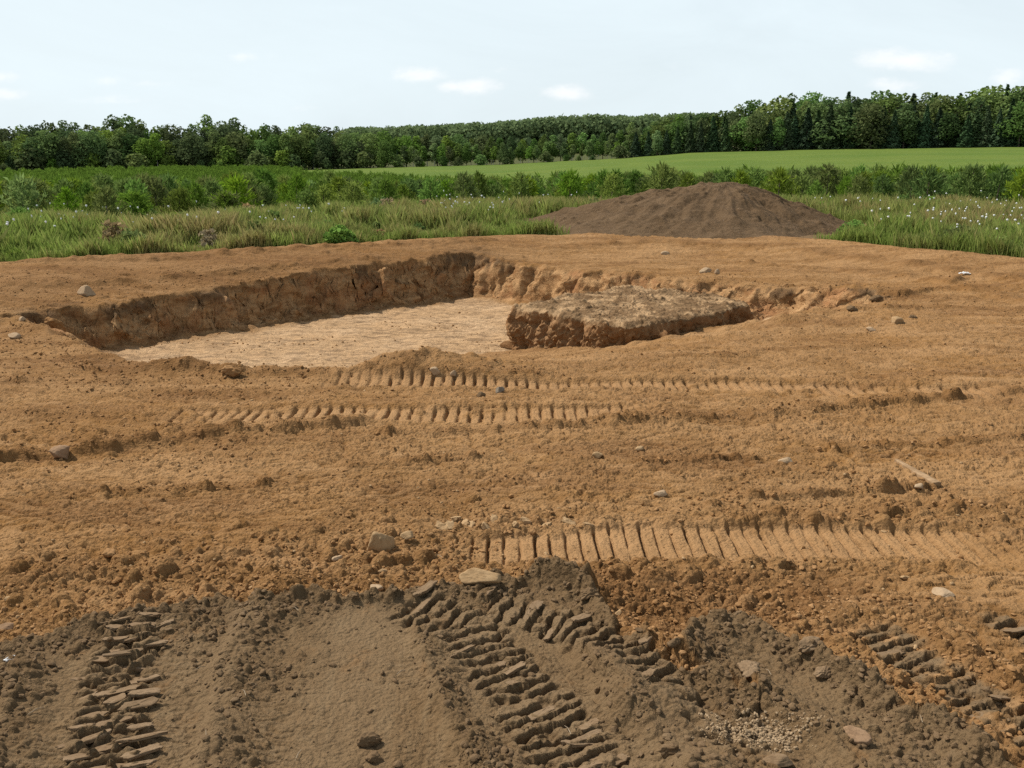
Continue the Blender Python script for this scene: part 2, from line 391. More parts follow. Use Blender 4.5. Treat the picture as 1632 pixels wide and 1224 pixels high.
def soil_color(b, vec, base, hi, lo):
    a = b.noise(vec, .9, 5, .6); c = b.noise(vec, 9, 6, .65); f = b.noise(vec, 55, 4, .7); g = b.noise(vec, 210, 2, .6)
    col = b.mix(b.math('MULTIPLY', b.ramp(a, .42, .72), .6), base, hi)
    col = b.mix(b.math('MULTIPLY', b.ramp(c, .50, .72), .55), col, hi)
    col = b.mix(b.math('MULTIPLY', b.ramp(c, .48, .28), .6), col, lo)
    col = b.mix(b.math('MULTIPLY', b.ramp(f, .50, .30), .55), col, lo)
    col = b.mix(b.math('MULTIPLY', b.ramp(f, .60, .78), .5), col, hi)
    col = b.mix(b.math('MULTIPLY', b.ramp(g, .62, .8), .35), col, hi)
    return col

def make_ground_mat():
    m, nt, out = new_mat('site_soil'); b = NB(nt)
    vec = b.n('ShaderNodeTexCoord').outputs['Object']
    d = soil_color(b, vec, DIRT, DIRT_HI, DIRT_LO)
    org = b.noise(vec, .45, 3, .5)
    d = b.mix(b.math('MULTIPLY', b.ramp(org, .48, .62), .55), d, ORANGE)
    sm = b.n('ShaderNodeMapping'); sm.inputs['Scale'].default_value = (.7, 3.0, 1); sm.inputs['Rotation'].default_value = (0, 0, radians(-4)); b.l(vec, sm.inputs[0])
    sn = b.noise(sm.outputs[0], 1.6, 7, .68, .5)
    s2 = b.n('ShaderNodeMapping'); s2.inputs['Scale'].default_value = (.22, .8, 1); s2.inputs['Rotation'].default_value = (0, 0, radians(5)); b.l(vec, s2.inputs[0])
    s2n = b.noise(s2.outputs[0], 1.5, 6, .62, .4)
    d = b.mix(b.math('MULTIPLY', b.ramp(s2n, .50, .62), .70), d, (.310, .180, .080))
    d = b.mix(b.math('MULTIPLY', b.ramp(s2n, .48, .36), .70), d, (.125, .058, .020))
    d = b.mix(b.math('MULTIPLY', b.ramp(sn, .50, .68), .60), d, (.345, .200, .092))
    d = b.mix(b.math('MULTIPLY', b.ramp(sn, .48, .32), .55), d, (.110, .051, .018))
    d = b.mix(b.math('MULTIPLY', b.attr('comp'), .60), d, (.36, .212, .100))
    d = b.mix(b.math('MULTIPLY', b.attr('moist_shade'), .55), d, (.165, .084, .032))  # moist loose soil, plus shade painted along the ridge lines
    fl = soil_color(b, vec, FLOORC, FLOOR_HI, FLOOR_LO)
    st = b.n('ShaderNodeMapping'); st.inputs['Scale'].default_value = (1, 3.2, 1); b.l(vec, st.inputs[0])
    stn = b.noise(st.outputs[0], 3.0, 6, .7, .6)
    fl = b.mix(b.math('MULTIPLY', b.ramp(stn, .44, .62), .90), fl, (.21, .134, .074))
    col = b.mix(b.attr('floor'), d, fl)
    # cut walls: redder, layered clay
    wz = b.n('ShaderNodeMapping'); wz.inputs['Scale'].default_value = (1, 1, 3); b.l(vec, wz.inputs[0])
    wn = b.noise(wz.outputs[0], 2.6, 7, .72, .4)
    wc = b.mix(b.ramp(wn, .36, .62), (.215, .108, .044), (.43, .258, .122))
    wc = b.mix(b.math('MULTIPLY', b.ramp(b.noise(vec, 1.3, 4, .6), .5, .65), .5), wc, (.30, .135, .060))
    col = b.mix(b.math('MULTIPLY', b.attr('wall'), .85), col, wc)
    tp = soil_color(b, vec, TOPC, TOPC_HI, TOPC_LO)
    t2 = b.n('ShaderNodeMapping'); t2.inputs['Scale'].default_value = (5, .7, 1); t2.inputs['Rotation'].default_value = (0, 0, radians(6)); b.l(vec, t2.inputs[0])
    t2n = b.noise(t2.outputs[0], 3.0, 6, .65, .3)
    tp = b.mix(b.math('MULTIPLY', b.ramp(t2n, .5, .7), .5), tp, TOPC_HI)
    tp = b.mix(b.math('MULTIPLY', b.attr('comp'), .55), tp, (.200, .138, .078))
    tp = b.mix(b.math('MULTIPLY', b.attr('loose'), .40), tp, (.098, .062, .031))
    wn2 = b.noise(vec, 5, 4, .6)
    tp = b.mix(b.math('MULTIPLY', b.ramp(wn2, .58, .72), .5), tp, (.19, .105, .045))
    col = b.mix(b.attr('top'), col, tp)
    col = b.mix(b.math('MULTIPLY', b.attr('dark'), .85), col, (.055, .038, .024))
    mn = b.noise(vec, .6, 5, .6)
    md = b.mix(b.ramp(mn, .35, .65), (.045, .060, .018), (.085, .085, .030))
    col = b.mix(b.attr('mead'), col, md)
    h1 = b.noise(vec, 70, 5, .7); h2 = b.noise(vec, 14, 5, .65)
    v = b.n('ShaderNodeTexVoronoi', feature='F1'); b.l(vec, v.inputs['Vector']); v.inputs['Scale'].default_value = 45
    hh = b.math('ADD', b.math('MULTIPLY', h1, .012), b.math('MULTIPLY', h2, .03))
    hh = b.math('SUBTRACT', hh, b.math('MULTIPLY', v.outputs['Distance'], .010))
    b.bsdf(col, out, 1.0, b.bump(hh, .8, 1.25), .08)
    return m
def make_soil_mat(name, base, hi, lo, bumpd=.02, scale=1.0, red=None):
    m, nt, out = new_mat(name); b = NB(nt)
    vec = b.n('ShaderNodeTexCoord').outputs['Object']
    if scale != 1.0:
        mp = b.n('ShaderNodeMapping'); mp.inputs['Scale'].default_value = (scale,) * 3; b.l(vec, mp.inputs[0]); vec = mp.outputs[0]
    rnd = b.n('ShaderNodeObjectInfo').outputs['Random']
    off = b.n('ShaderNodeVectorMath', operation='ADD'); b.l(vec, off.inputs[0]); b.l(b.math('MULTIPLY', rnd, 37.0), off.inputs[1]); vec = off.outputs[0]
    col = soil_color(b, vec, base, hi, lo)
    h1 = b.noise(vec, 60, 5, .7); h2 = b.noise(vec, 12, 5, .65)
    hh = b.math('ADD', b.math('MULTIPLY', h1, bumpd * .5), b.math('MULTIPLY', h2, bumpd))
    b.bsdf(col, out, 1.0, b.bump(hh, .7, 1.0 / scale), .1)
    return m
def make_leaf_mat(name, base, var, transl=.25, use_tint=False, dry=(.22, .17, .07)):
    m, nt, out = new_mat(name); b = NB(nt)
    oi = b.n('ShaderNodeObjectInfo'); geo = b.n('ShaderNodeNewGeometry')
    hsv = b.n('ShaderNodeHueSaturation')
    vec = b.n('ShaderNodeTexCoord').outputs['Object']
    nz = b.noise(vec, 1.1, 3, .6)
    b.put(hsv.inputs['Color'], base)
    r = oi.outputs['Random']
    b.l(b.math('ADD', b.math('MULTIPLY', b.math('SUBTRACT', r, .5), .05), .5), hsv.inputs['Hue'])
    ri = geo.outputs['Random Per Island']
    val = b.math('ADD', b.math('MULTIPLY', b.math('FRACT', b.math('MULTIPLY', r, 7.31)), var), 1 - var * .5)
    val = b.math('MULTIPLY', val, b.math('ADD', b.math('MULTIPLY', nz, .9), .55))
    val = b.math('MULTIPLY', val, b.math('ADD', b.math('MULTIPLY', ri, .6), .7))
    b.l(val, hsv.inputs['Value'])
    sat = b.math('ADD', b.math('MULTIPLY', b.math('FRACT', b.math('MULTIPLY', r, 3.7)), .3), .8); b.l(sat, hsv.inputs['Saturation'])
    col = hsv.outputs[0]
    if use_tint: col = b.mix(b.attr('tint'), col, dry)
    df = b.n('ShaderNodeBsdfDiffuse'); tr = b.n('ShaderNodeBsdfTranslucent'); mx = b.n('ShaderNodeMixShader')
    b.l(col, df.inputs[0]); b.l(col, tr.inputs[0]); mx.inputs[0].default_value = transl
    b.l(df.outputs[0], mx.inputs[1]); b.l(tr.outputs[0], mx.inputs[2]); b.l(mx.outputs[0], out.inputs[0])
    return m
def make_plain(name, c1, c2, scale=8, rough=.9):
    m, nt, out = new_mat(name); b = NB(nt)
    vec = b.n('ShaderNodeTexCoord').outputs['Object']
    f = b.noise(vec, scale, 5, .65)
    col = b.mix(b.ramp(f, .35, .65), c1, c2)
    b.bsdf(col, out, rough, b.bump(f, .4, .01), .2)
    return m
M_GROUND = make_ground_mat()
M_PILE = make_soil_mat('pile_soil', (.112, .071, .037), (.170, .112, .063), (.052, .031, .016), .08)
M_BLOCK = None
M_STONE_TAN = make_soil_mat('tan_stone', (.33, .215, .11), (.43, .295, .16), (.20, .118, .055), .006, 3)
M_STONE_PALE = make_soil_mat('pale_stone', (.34, .235, .14), (.43, .32, .205), (.21, .135, .072), .006, 3)
M_STONE_PINK = make_soil_mat('pink_stone', (.24, .15, .085), (.32, .21, .13), (.14, .085, .05), .006, 3)
M_STONE_GREY = make_soil_mat('grey_stone', (.19, .155, .115), (.26, .21, .16), (.11, .085, .06), .006, 3)
M_CLOD_ORANGE = make_soil_mat('dirt_clod_soil', (.25, .133, .053), (.35, .21, .10), (.155, .076, .028), .010, 2)
M_CLOD_DARK = make_soil_mat('dark_clod_soil', (.135, .086, .045), (.19, .128, .072), (.07, .043, .023), .010, 2)
M_FLAKE = make_soil_mat('dried_mud', (.185, .122, .068), (.245, .172, .105), (.11, .068, .036), .006, 2)
M_GRAVEL = make_soil_mat('pale_gravel', (.29, .205, .12), (.38, .285, .18), (.17, .115, .065), .006, 3)
M_PAPER = make_plain('white_scrap', (.70, .70, .68), (.82, .82, .80), 20)
M_WOOD = make_plain('weathered_wood', (.21, .13, .065), (.32, .21, .115), 14)
M_BARK = make_plain('bark', (.085, .065, .048), (.14, .11, .085), 6)
M_PALEBARK = make_plain('pale_bark', (.34, .31, .27), (.50, .47, .42), 3)
M_TWIG = make_plain('dry_twig', (.20, .15, .10), (.34, .27, .18), 20)
M_LEAF_DK = make_leaf_mat('dark_leaf', (.095, .140, .045), .7, .35)
M_FARLEAF = make_leaf_mat('far_leaf', (.125, .215, .070), .3, .35)
M_LEAF_MD = make_leaf_mat('mid_leaf', (.145, .215, .052), .7, .35)
M_LEAF_YL = make_leaf_mat('yellow_green_leaf', (.23, .29, .05), .2, .35)
M_SPRUCE = make_leaf_mat('spruce_needle', (.066, .108, .048), .6, .15)
M_PINE = make_leaf_mat('pine_needle', (.155, .230, .036), .7, .35)
M_BUSH = make_leaf_mat('bush_leaf', (.165, .25, .04), .4, .35)
M_GRASS = make_leaf_mat('grass_blade', (.225, .310, .058), .1, .45, True, (.38, .30, .13))
M_DRYWEED = make_leaf_mat('dry_weed', (.30, .21, .11), .3, .3)
M_FLOWER = make_plain('white_petal', (.74, .74, .70), (.85, .85, .82), 30)

# ------------------------------------------------------------------ ground sheet
def build_ground():
    rr = [1.2]
    while rr[-1] < 1700:
        r = rr[-1]
        if r < 2.6: s = .05
        elif r < 24: s = min(.005 * (r / 3.5) ** 1.5, .030)
        elif r < 32: s = .07
        else: s = .25 + .03 * (r - 32) if r < 60 else r * .04
        rr.append(r + s)
    rr = np.array(rr)
    fine = np.arange(-radians(34), radians(34), .00125)
    coarse = np.linspace(radians(34), radians(100), 70)
    az = np.concatenate([-coarse[::-1], fine, coarse[0:]])
    az = np.unique(az)
    R, A = np.meshgrid(rr, az, indexing='ij')
    x = (R * np.sin(A)).ravel(); y = (R * np.cos(A)).ravel()
    dr = np.gradient(rr); da = np.gradient(az)
    sp = np.maximum(dr[:, None] * np.ones(len(az)), R * da[None, :]).ravel()
    T = terrain(x, y, sp)
    z = T['z']
    # break up the steep cut faces sideways as well
    w = T['wall']; m = np.nonzero(w > .02)[0]
    n1 = fbm(x[m] / .42 + z[m] * 2.3, y[m] / .42 + z[m] * 3.1, 90, 5, .62); n2 = fbm(x[m] / .42 - z[m] * 2.9 + 40, y[m] / .42 + z[m] * 2.2, 95, 5, .62)
    wd_ = w[m] * T['wamp'][m]; x[m] += wd_ * n1 * .095; y[m] += wd_ * n2 * .095
    z[m] += wd_ * fbm(x[m] / .16, y[m] / .16, 98, 3, .6) * .05
    v = np.stack([x, y, z], 1)
    me = mesh_np('ground', v, grid_faces(len(rr), len(az))[:, ::-1], [M_GROUND], {k: T[k] for k in ('top', 'floor', 'dark', 'mead', 'comp', 'loose', 'wall', 'moist_shade')})
    o = link('ground', me, kind='structure')
    return o
build_ground()
def hz(x, y, sp=.05):
    x = np.atleast_1d(np.asarray(x, float)).copy(); y = np.atleast_1d(np.asarray(y, float)).copy()
    return terrain(x, y, np.full(x.shape, sp))['z']
def hz1(x, y, sp=.03): return float(hz([x], [y], sp)[0])
def on_ground(px, py):
    """the place on the land that lies in this direction"""
    d = ray(px, py); d = d / np.linalg.norm(d); t = 2.2 * (30 / 2.2) ** np.linspace(0, 1, 500)
    g = hz(d[0] * t, d[1] * t, .03); k = int(np.argmax(CAMZ + d[2] * t < g))
    a = CAMZ + d[2] * t - g; u = a[k - 1] / (a[k - 1] - a[k]); tt = t[k - 1] + u * (t[k] - t[k - 1])
    return float(d[0] * tt), float(d[1] * tt)

# ------------------------------------------------------------------ crop field behind the plantation
FIELD_NEAR = [(440, 235.), (500, 150), (600, 120), (700, 101), (850, 90), (1100, 78), (1400, 73), (1700, 70), (2100, 68)]
FN_AZ = np.array([AZ(a) for a, b in FIELD_NEAR]); FN_R = np.array([b for a, b in FIELD_NEAR])
def field_near(az): return np.interp(az, FN_AZ, FN_R)
TREE_R = 243.0
def build_field():
    az = np.linspace(AZ(440), AZ(2100), 160); t = np.linspace(0, 1, 90)
    A, Tt = np.meshgrid(az, t); n0 = field_near(A) + .8 * gn(A * 60, A * 0, 4)
    R = n0 + (TREE_R + 1.5 - n0) * Tt ** 1.2
    x = (R * np.sin(A)).ravel(); y = (R * np.cos(A)).ravel()
    z = hz(x, y, 3.0) + .12 + .05 * gn(x / 9, y / 9, 7)
    m, nt, out = new_mat('crop_green'); b = NB(nt)
    vec = b.n('ShaderNodeTexCoord').outputs['Object']
    f = b.noise(vec, .05, 4, .6); g = b.noise(vec, 1.3, 4, .7)
    mp = b.n('ShaderNodeMapping'); mp.inputs['Rotation'].default_value = (0, 0, radians(14)); mp.inputs['Scale'].default_value = (.02, .5, 1); b.l(vec, mp.inputs[0])
    s = b.noise(mp.outputs[0], 1.0, 3, .6)
    col = b.mix(b.ramp(f, .35, .65), (.088, .138, .024), (.118, .162, .030))
    col = b.mix(b.math('MULTIPLY', b.ramp(g, .35, .7), .45), col, (.066, .106, .020))
    col = b.mix(b.math('MULTIPLY', b.ramp(s, .45, .65), .45), col, (.125, .155, .036))
    b.bsdf(col, out, 1.0, b.bump(g, .6, .3), .05)
    me = mesh_np('crop_field', np.stack([x, y, z], 1), grid_faces(90, 160), [m])
    link('crop_field', me, kind='structure')
build_field()

# ------------------------------------------------------------------ foliage builders
def cards(c, nrm, size, aspect=1.0, rg=rng):
    """one small folded leaf-clump face per point"""
    n = len(c)
    t = rg.normal(size=(n, 3)); t -= (t * nrm).sum(1)[:, None] * nrm; t /= np.linalg.norm(t, axis=1)[:, None] + 1e-9
    b = np.cross(nrm, t); s = np.asarray(size).reshape(-1, 1) * np.ones((n, 1))
    j = rg.uniform(.7, 1.3, (n, 4, 1))
    v = np.stack([c - t * s * j[:, 0], c + b * s * aspect * j[:, 1] + nrm * s * .25, c + t * s * j[:, 2], c - b * s * aspect * j[:, 3] + nrm * s * .15], 1)
    return v.reshape(-1, 3), np.arange(4 * n).reshape(n, 4)
def unit(v): return v / (np.linalg.norm(v, axis=1)[:, None] + 1e-9)
def tube(pts, rad, k=6):
    pts = np.asarray(pts, float); n = len(pts); a = np.arange(k) * 2 * pi / k
    d = np.gradient(pts, axis=0); d = unit(d)
    ref = np.array([0, 0, 1.0]) if abs(d[0, 2]) < .8 else np.array([1.0, 0, 0])
    u = unit(np.cross(d, ref)); w = np.cross(d, u)
    v = pts[:, None] + (np.cos(a)[None, :, None] * u[:, None] + np.sin(a)[None, :, None] * w[:, None]) * np.asarray(rad)[:, None, None]
    f = []
    for i in range(n - 1):
        for j in range(k):
            f.append((i * k + j, i * k + (j + 1) % k, (i + 1) * k + (j + 1) % k, (i + 1) * k + j))
    return v.reshape(-1, 3), np.array(f)
def joinm(parts):
    V, Fq, o = [], [], 0
    for v, f in parts:
        V.append(v); Fq.append(f + o); o += len(v)
    return np.concatenate(V), np.concatenate(Fq)
def trunk_mesh(name, h, r0, mat, rg, limbs=5, top=.75):
    p = [(0, 0, -.5)] + [(rg.normal() * .012 * h * t, rg.normal() * .012 * h * t, h * top * t) for t in np.linspace(0.02, 1, 6)]
    parts = [tube(p, np.linspace(r0 * 1.2, r0 * .25, 7))]
    for k in range(limbs):
        t = rg.uniform(.35, .95); base = np.array([0, 0, h * top * t]); a = rg.uniform(0, 6.28); L = h * rg.uniform(.12, .25)
        e = base + np.array([cos(a) * L * .8, sin(a) * L * .8, L * .7])
        parts.append(tube([base, (base + e) / 2 + (0, 0, .03 * h), e], [r0 * .35, r0 * .25, r0 * .08], 5))
    v, f = joinm(parts); return mesh_np(name, v, f, [mat])
def broadleaf(h, w, rg, n, base=.12, lobes=11, leaf=.42, mat=None, airy=1.0):
    cs = []
    for k in range(lobes):
        t = (k + rg.uniform(0, 1)) / lobes
        zc = h * (base + (1 - base) * (.12 + .82 * t))
        prof = sin(min(1, (t * .80 + .22)) * pi) ** .7
        a = rg.uniform(0, 6.28); rr = w * .5 * prof * rg.uniform(.25, .8)
        cs.append((cos(a) * rr, sin(a) * rr, zc, w * rg.uniform(.20, .34) * (.6 + .5 * prof)))
    cs.append((0, 0, h * .5, w * .36)); cs = np.array(cs)
    pick = rg.choice(len(cs), n, p=cs[:, 3] ** 2 / (cs[:, 3] ** 2).sum())
    dirs = unit(rg.normal(size=(n, 3)))
    rad = cs[pick, 3] * rg.uniform(.55, 1.08, n) ** .6
    c = cs[pick, :3] + dirs * rad[:, None] * np.array([1, 1, .85])
    c = c[c[:, 2] > .03 * h]; dirs = dirs[:len(c)]
    nr = unit(dirs + rg.normal(size=(len(c), 3)) * .7 + (0, 0, .35))
    v, f = cards(c, nr, rg.uniform(.6, 1.25, len(c)) * leaf, .8, rg)
    v[:, 2] *= h / v[:, 2].max()
    return mesh_np('crown', v, f, [mat], smooth=False)
def spruce_pts(h, w, rg, n):
    t = rg.uniform(0, 1, n) ** .75            # 0 bottom .. from top
    zc = h * (1 - t * .96)
    lay = .75 + .25 * np.abs(np.sin(t * h * 1.7 + rg.uniform(0, 1)))
    R = w * .5 * t ** .9 * lay; a = rg.uniform(0, 6.28, n)
    br = 1 + .22 * np.sin(a * 5 + t * 19) + .15 * np.sin(a * 11 - t * 31)
    rad = R * br * rg.uniform(.45, 1.0, n) ** .5
    c = np.stack([np.cos(a) * rad, np.sin(a) * rad, zc - rad * .22], 1)
    nr = unit(np.stack([np.cos(a) * .5, np.sin(a) * .5, np.full(n, .9)], 1) + rg.normal(size=(n, 3)) * .45)
    return c, nr
def spruce(h, w, rg, n, leaf=.4, mat=None):
    c, nr = spruce_pts(h, w, rg, n)
    v, f = cards(c, nr, rg.uniform(.6, 1.2, n) * leaf, .6, rg)
    return mesh_np('crown', v, f, [mat], smooth=False)
def young_pine(rg, whorls=7, tuft=9, lf=.16, mat=None):
    """a one metre high young pine: stem, whorls of upswept branches set with needle tufts"""
    parts = []; stem = tube([(0, 0, -.05), (.01, 0, .5), (0, .01, .96)], [.022, .015, .005], 5)
    Vn, Fn = [], []; o = 0; nb = 0
    for k in range(whorls):
        t = k / (whorls - 1); zb = .06 + .80 * t
        L = (.44 * (1 - t) ** .8 + .09) * rg.uniform(.85, 1.15)
        n = rg.integers(4, 7) if k < whorls - 1 else 3
        for q in range(n):
            a = 6.28 * q / n + rg.uniform(-.4, .4); up = rg.uniform(.35, .7) + .4 * t; l = L * rg.uniform(.75, 1.15)
            d = np.array([cos(a), sin(a), up])
            m = max(3, int(tuft * (.5 + .5 * (1 - t))))
            s = rg.uniform(.25, 1.0, m)[:, None]
            c = np.array([0, 0, zb]) + d * l * s + rg.normal(size=(m, 3)) * .025
            nd = unit(d + rg.normal(size=(m, 3)) * .75 + (0, 0, .25))
            w = unit(np.cross(nd, rg.normal(size=(m, 3)))); ln = rg.uniform(.7, 1.3, (m, 1)) * lf
            v = np.stack([c - w * ln * .16, c + nd * ln * .55 - w * ln * .10, c + nd * ln * 1.15, c + nd * ln * .45 + w * ln * .20], 1).reshape(-1, 3)
            Vn.append(v); Fn.append(np.arange(4 * m).reshape(m, 4) + o); o += 4 * m
    m = 5; nd = unit(rg.normal(size=(m, 3)) * .3 + (0, 0, 1)); c = np.zeros((m, 3)) + (0, 0, .88); w = unit(np.cross(nd, rg.normal(size=(m, 3))))
    v = np.stack([c - w * .03, c + nd * .08 - w * .025, c + nd * .26, c + nd * .07 + w * .03], 1).reshape(-1, 3)
    Vn.append(v); Fn.append(np.arange(4 * m).reshape(m, 4) + o)
    vn, fn = np.concatenate(Vn), np.concatenate(Fn)
    return stem, (vn, fn)

ONES = 'first second third fourth fifth sixth seventh eighth ninth tenth eleventh twelfth thirteenth fourteenth fifteenth sixteenth seventeenth eighteenth nineteenth'.split()
TENS = {2: 'twent', 3: 'thirt', 4: 'fort', 5: 'fift', 6: 'sixt', 7: 'sevent', 8: 'eight', 9: 'ninet'}
def ordinal(n):
    if n < 20: return ONES[n - 1]
    t, u = divmod(n, 10)
    return TENS[t] + ('ieth' if u == 0 else 'y-' + ONES[u - 1])

# ------------------------------------------------------------------ the woods: every tree a thing of trunk and crown
def tree_kinds():
    K = {}
    r = np.random.default_rng(3)
    K['round'] = [(trunk_mesh('trunk', 11, .20, M_BARK, r), broadleaf(11, 8.5, r, 2400, .05, 16, .31, mt)) for mt in (M_LEAF_DK, M_LEAF_MD, M_LEAF_DK)]
    K['tall'] = [(trunk_mesh('trunk', 13, .20, M_BARK, r, 6, .85), broadleaf(13, 6.2, r, 2200, .08, 17, .30, mt)) for mt in (M_LEAF_DK, M_LEAF_MD, M_LEAF_MD)]
    K['aspen'] = [(trunk_mesh('trunk', 11, .13, M_PALEBARK, r, 3, .9), broadleaf(11, 4.6, r, 900, .20, 11, .36, M_LEAF_MD)) for _ in range(3)]
    K['spruce'] = [(trunk_mesh('trunk', 11, .18, M_BARK, r, 0, .95), spruce(11, w, r, 1900, .33, M_SPRUCE)) for w in (4.6, 5.4, 4.0)]
    K['bright'] = [(trunk_mesh('trunk', 11, .20, M_BARK, r), broadleaf(11, 8.0, r, 2300, .05, 16, .31, M_LEAF_YL))]
    K['bushy'] = [(trunk_mesh('trunk', 5, .10, M_BARK, r, 3), broadleaf(5, 5.0, r, 700, .0, 9, .34, mt)) for mt in (M_LEAF_MD, M_LEAF_DK)]
    return K
KINDS = tree_kinds()
KH = dict(round=11, tall=13, aspen=11, spruce=11, bright=11, bushy=5)
LOOK = dict(round='rounded broadleaf', tall='tall narrow broadleaf', aspen='slender pale-trunked aspen', spruce='dark conical spruce', bright='bright yellow-green broadleaf tree', bushy='low bushy young tree')
CAT = dict(round='tree', tall='tree', aspen='tree', spruce='spruce', bright='tree', bushy='tree')
NAME = dict(round='broadleaf_tree', tall='broadleaf_tree', aspen='aspen_tree', spruce='spruce_tree', bright='broadleaf_tree', bushy='bushy_tree')
def place_tree(kind, px, R, h, label, group, rg, dz=0.0):
    az = AZ(px); x, y = R * sin(az), R * cos(az); z = hz1(x, y, 3.0) + dz
    tm, cm = KINDS[kind][rg.integers(len(KINDS[kind]))]
    root = bpy.data.objects.new(NAME[kind], None); COL.objects.link(root)
    root.location = (x, y, z - .1); s = h / KH[kind]; w = s * rg.uniform(.92, 1.3) * (1.12 if px > 1015 else 1.0)
    root.scale = (w, w, s); root.rotation_euler = (0, 0, rg.uniform(0, 6.28))
    root['label'] = label; root['category'] = CAT[kind]; root['group'] = group
    link('trunk', tm, root); link('crown', cm, root)
    return root
SKY_TOP = [(-120, 205), (0, 200), (60, 196), (140, 200), (195, 188), (260, 196), (340, 190), (400, 198), (490, 196), (560, 204), (640, 206), (760, 206), (860, 208), (1000, 200), (1060, 190), (1120, 180), (1180, 163), (1240, 157), (1330, 152), (1420, 150), (1480, 150), (1540, 152), (1580, 142), (1632, 133), (1760, 128)]
ST_X = np.array([a for a, b in SKY_TOP]); ST_Y = np.array([b for a, b in SKY_TOP])
def top_h(px, R):
    """tree height that reaches the wood's outline at this place"""
    az = AZ(px); z = hz1(R * sin(az), R * cos(az), 3.0)
    return CAMZ + R * cos(az) * (248 - float(np.interp(px, ST_X, ST_Y))) / F_PX - z
def build_woods():
    rg = np.random.default_rng(11)
    zones = [('the wood behind the pine plantation', -60, 618), ('the pale aspen stand beyond the field', 625, 1018), ('the wooded hill above the green field', 1004, 1700)]
    rows = [('front row', TREE_R + 3, 19.5, .62, .85), ('second row', TREE_R + 12, 22, .80, .95), ('back row against the sky', TREE_R + 24, 21, .86, 1.07)]
    for zi, (zn, a, b) in enumerate(zones):
        zs = ('the wood behind the plantation', 'the aspen stand', 'the wooded hill')[zi]
        for ri, (rn, R0, step, lo, hi) in enumerate(rows):
            if zi == 1 and ri == 2: continue
            n = 0; px = a + rg.uniform(0, 10)
            st = step * (.72 if zi == 1 else .86 if zi == 2 else 1.0)
            while px < b:
                R = R0 + rg.uniform(-2.5, 2.5)
                H = top_h(px, R); u = rg.uniform()
                if zi == 0: kind = 'round' if u < .5 else 'tall' if u < .86 else 'aspen' if u < .93 else 'spruce'
                elif zi == 1: kind = ('aspen' if u < .8 else 'tall' if u < .92 else 'spruce') if ri == 0 else ('aspen' if u < .4 else 'tall' if u < .75 else 'round')
                else:
                    kind = ('spruce' if u < .62 else 'round' if u < .85 else 'tall') if ri == 0 else ('spruce' if u < .30 else 'round' if u < .75 else 'tall')
                h = H * rg.uniform(lo, hi)
                if zi == 1: h = h * (.80 if ri == 0 else .9)
                if kind == 'spruce' and zi != 2: h *= .8
                if kind == 'spruce' and zi == 2: h *= .92
                n += 1
                if zi == 2 and ri == 1 and px >= 1216 and not any(o.get('label', '').startswith('bright yellow') for o in bpy.data.objects): kind = 'bright'; h = H * 1.0
                lab = f"{LOOK[kind]}, {ordinal(n)} from left in the {rn} of {zs}"
                if kind == 'bright': lab = 'bright yellow-green broadleaf tree lighting up the dark wooded hill'
                lab = lab.replace(' against the sky', '')
                place_tree(kind, px, R, h, lab, 'trees of ' + zn, rg)
                px += st * rg.uniform(.75, 1.25)
    # low growth along the front of the left wood
    n = 0
    for px in np.arange(-40, 1040, 29):
        n += 1
        place_tree('bushy', px + rg.uniform(-20, 20), TREE_R - 1 + rg.uniform(-2.5, 1.5), rg.uniform(2.2, 6.2) * (.62 if px > 640 else 1), f"low bushy young tree, {ordinal(n)} from the left along the foot of the woods", 'bushy trees at the foot of the wood', rg)
    # the far wood on the rise behind: one mass
    V, Fc, o = [], [], 0
    for px in np.arange(560, 1130, 3.3):
        for q in range(2):
            R = 400 + q * 45 + rg.uniform(-14, 14); az = AZ(px + rg.uniform(-2, 2)); x, y = R * sin(az), R * cos(az); z = hz1(x, y, 5)
            yt = float(np.interp(px, [540, 640, 760, 830, 900, 960, 1030, 1130], [209, 206, 201, 197, 190, 190, 190, 186])) + rg.uniform(-3, 7)
            h = CAMZ + R * cos(az) * (248 - yt) / F_PX - z; w = rg.uniform(8, 15)
            n_ = 160; d = unit(rg.normal(size=(n_, 3))); c = np.array([x, y, z + h * .72]) + d * np.array([w * .5, w * .5, h * .28]) * rg.uniform(.7, 1.05, (n_, 1)) ** .5
            v, f = cards(c, unit(d + rg.normal(size=(n_, 3)) * .6), rg.uniform(.5, 1.0, n_) * .95, .8, rg)
            V.append(v); Fc.append(f + o); o += len(v)
            n_ = 60; d = unit(rg.normal(size=(n_, 3))); c = np.array([x, y, z + h * .35]) + d * np.array([w * .5, w * .5, h * .35])
            v, f = cards(c, unit(d + rg.normal(size=(n_, 3)) * .6), np.full(n_, 1.4), .8, rg)
            V.append(v); Fc.append(f + o); o += len(v)
    me = mesh_np('far_wood', np.concatenate(V), np.concatenate(Fc), [M_FARLEAF], smooth=False)
    link('far_wood', me, kind='stuff')
build_woods()

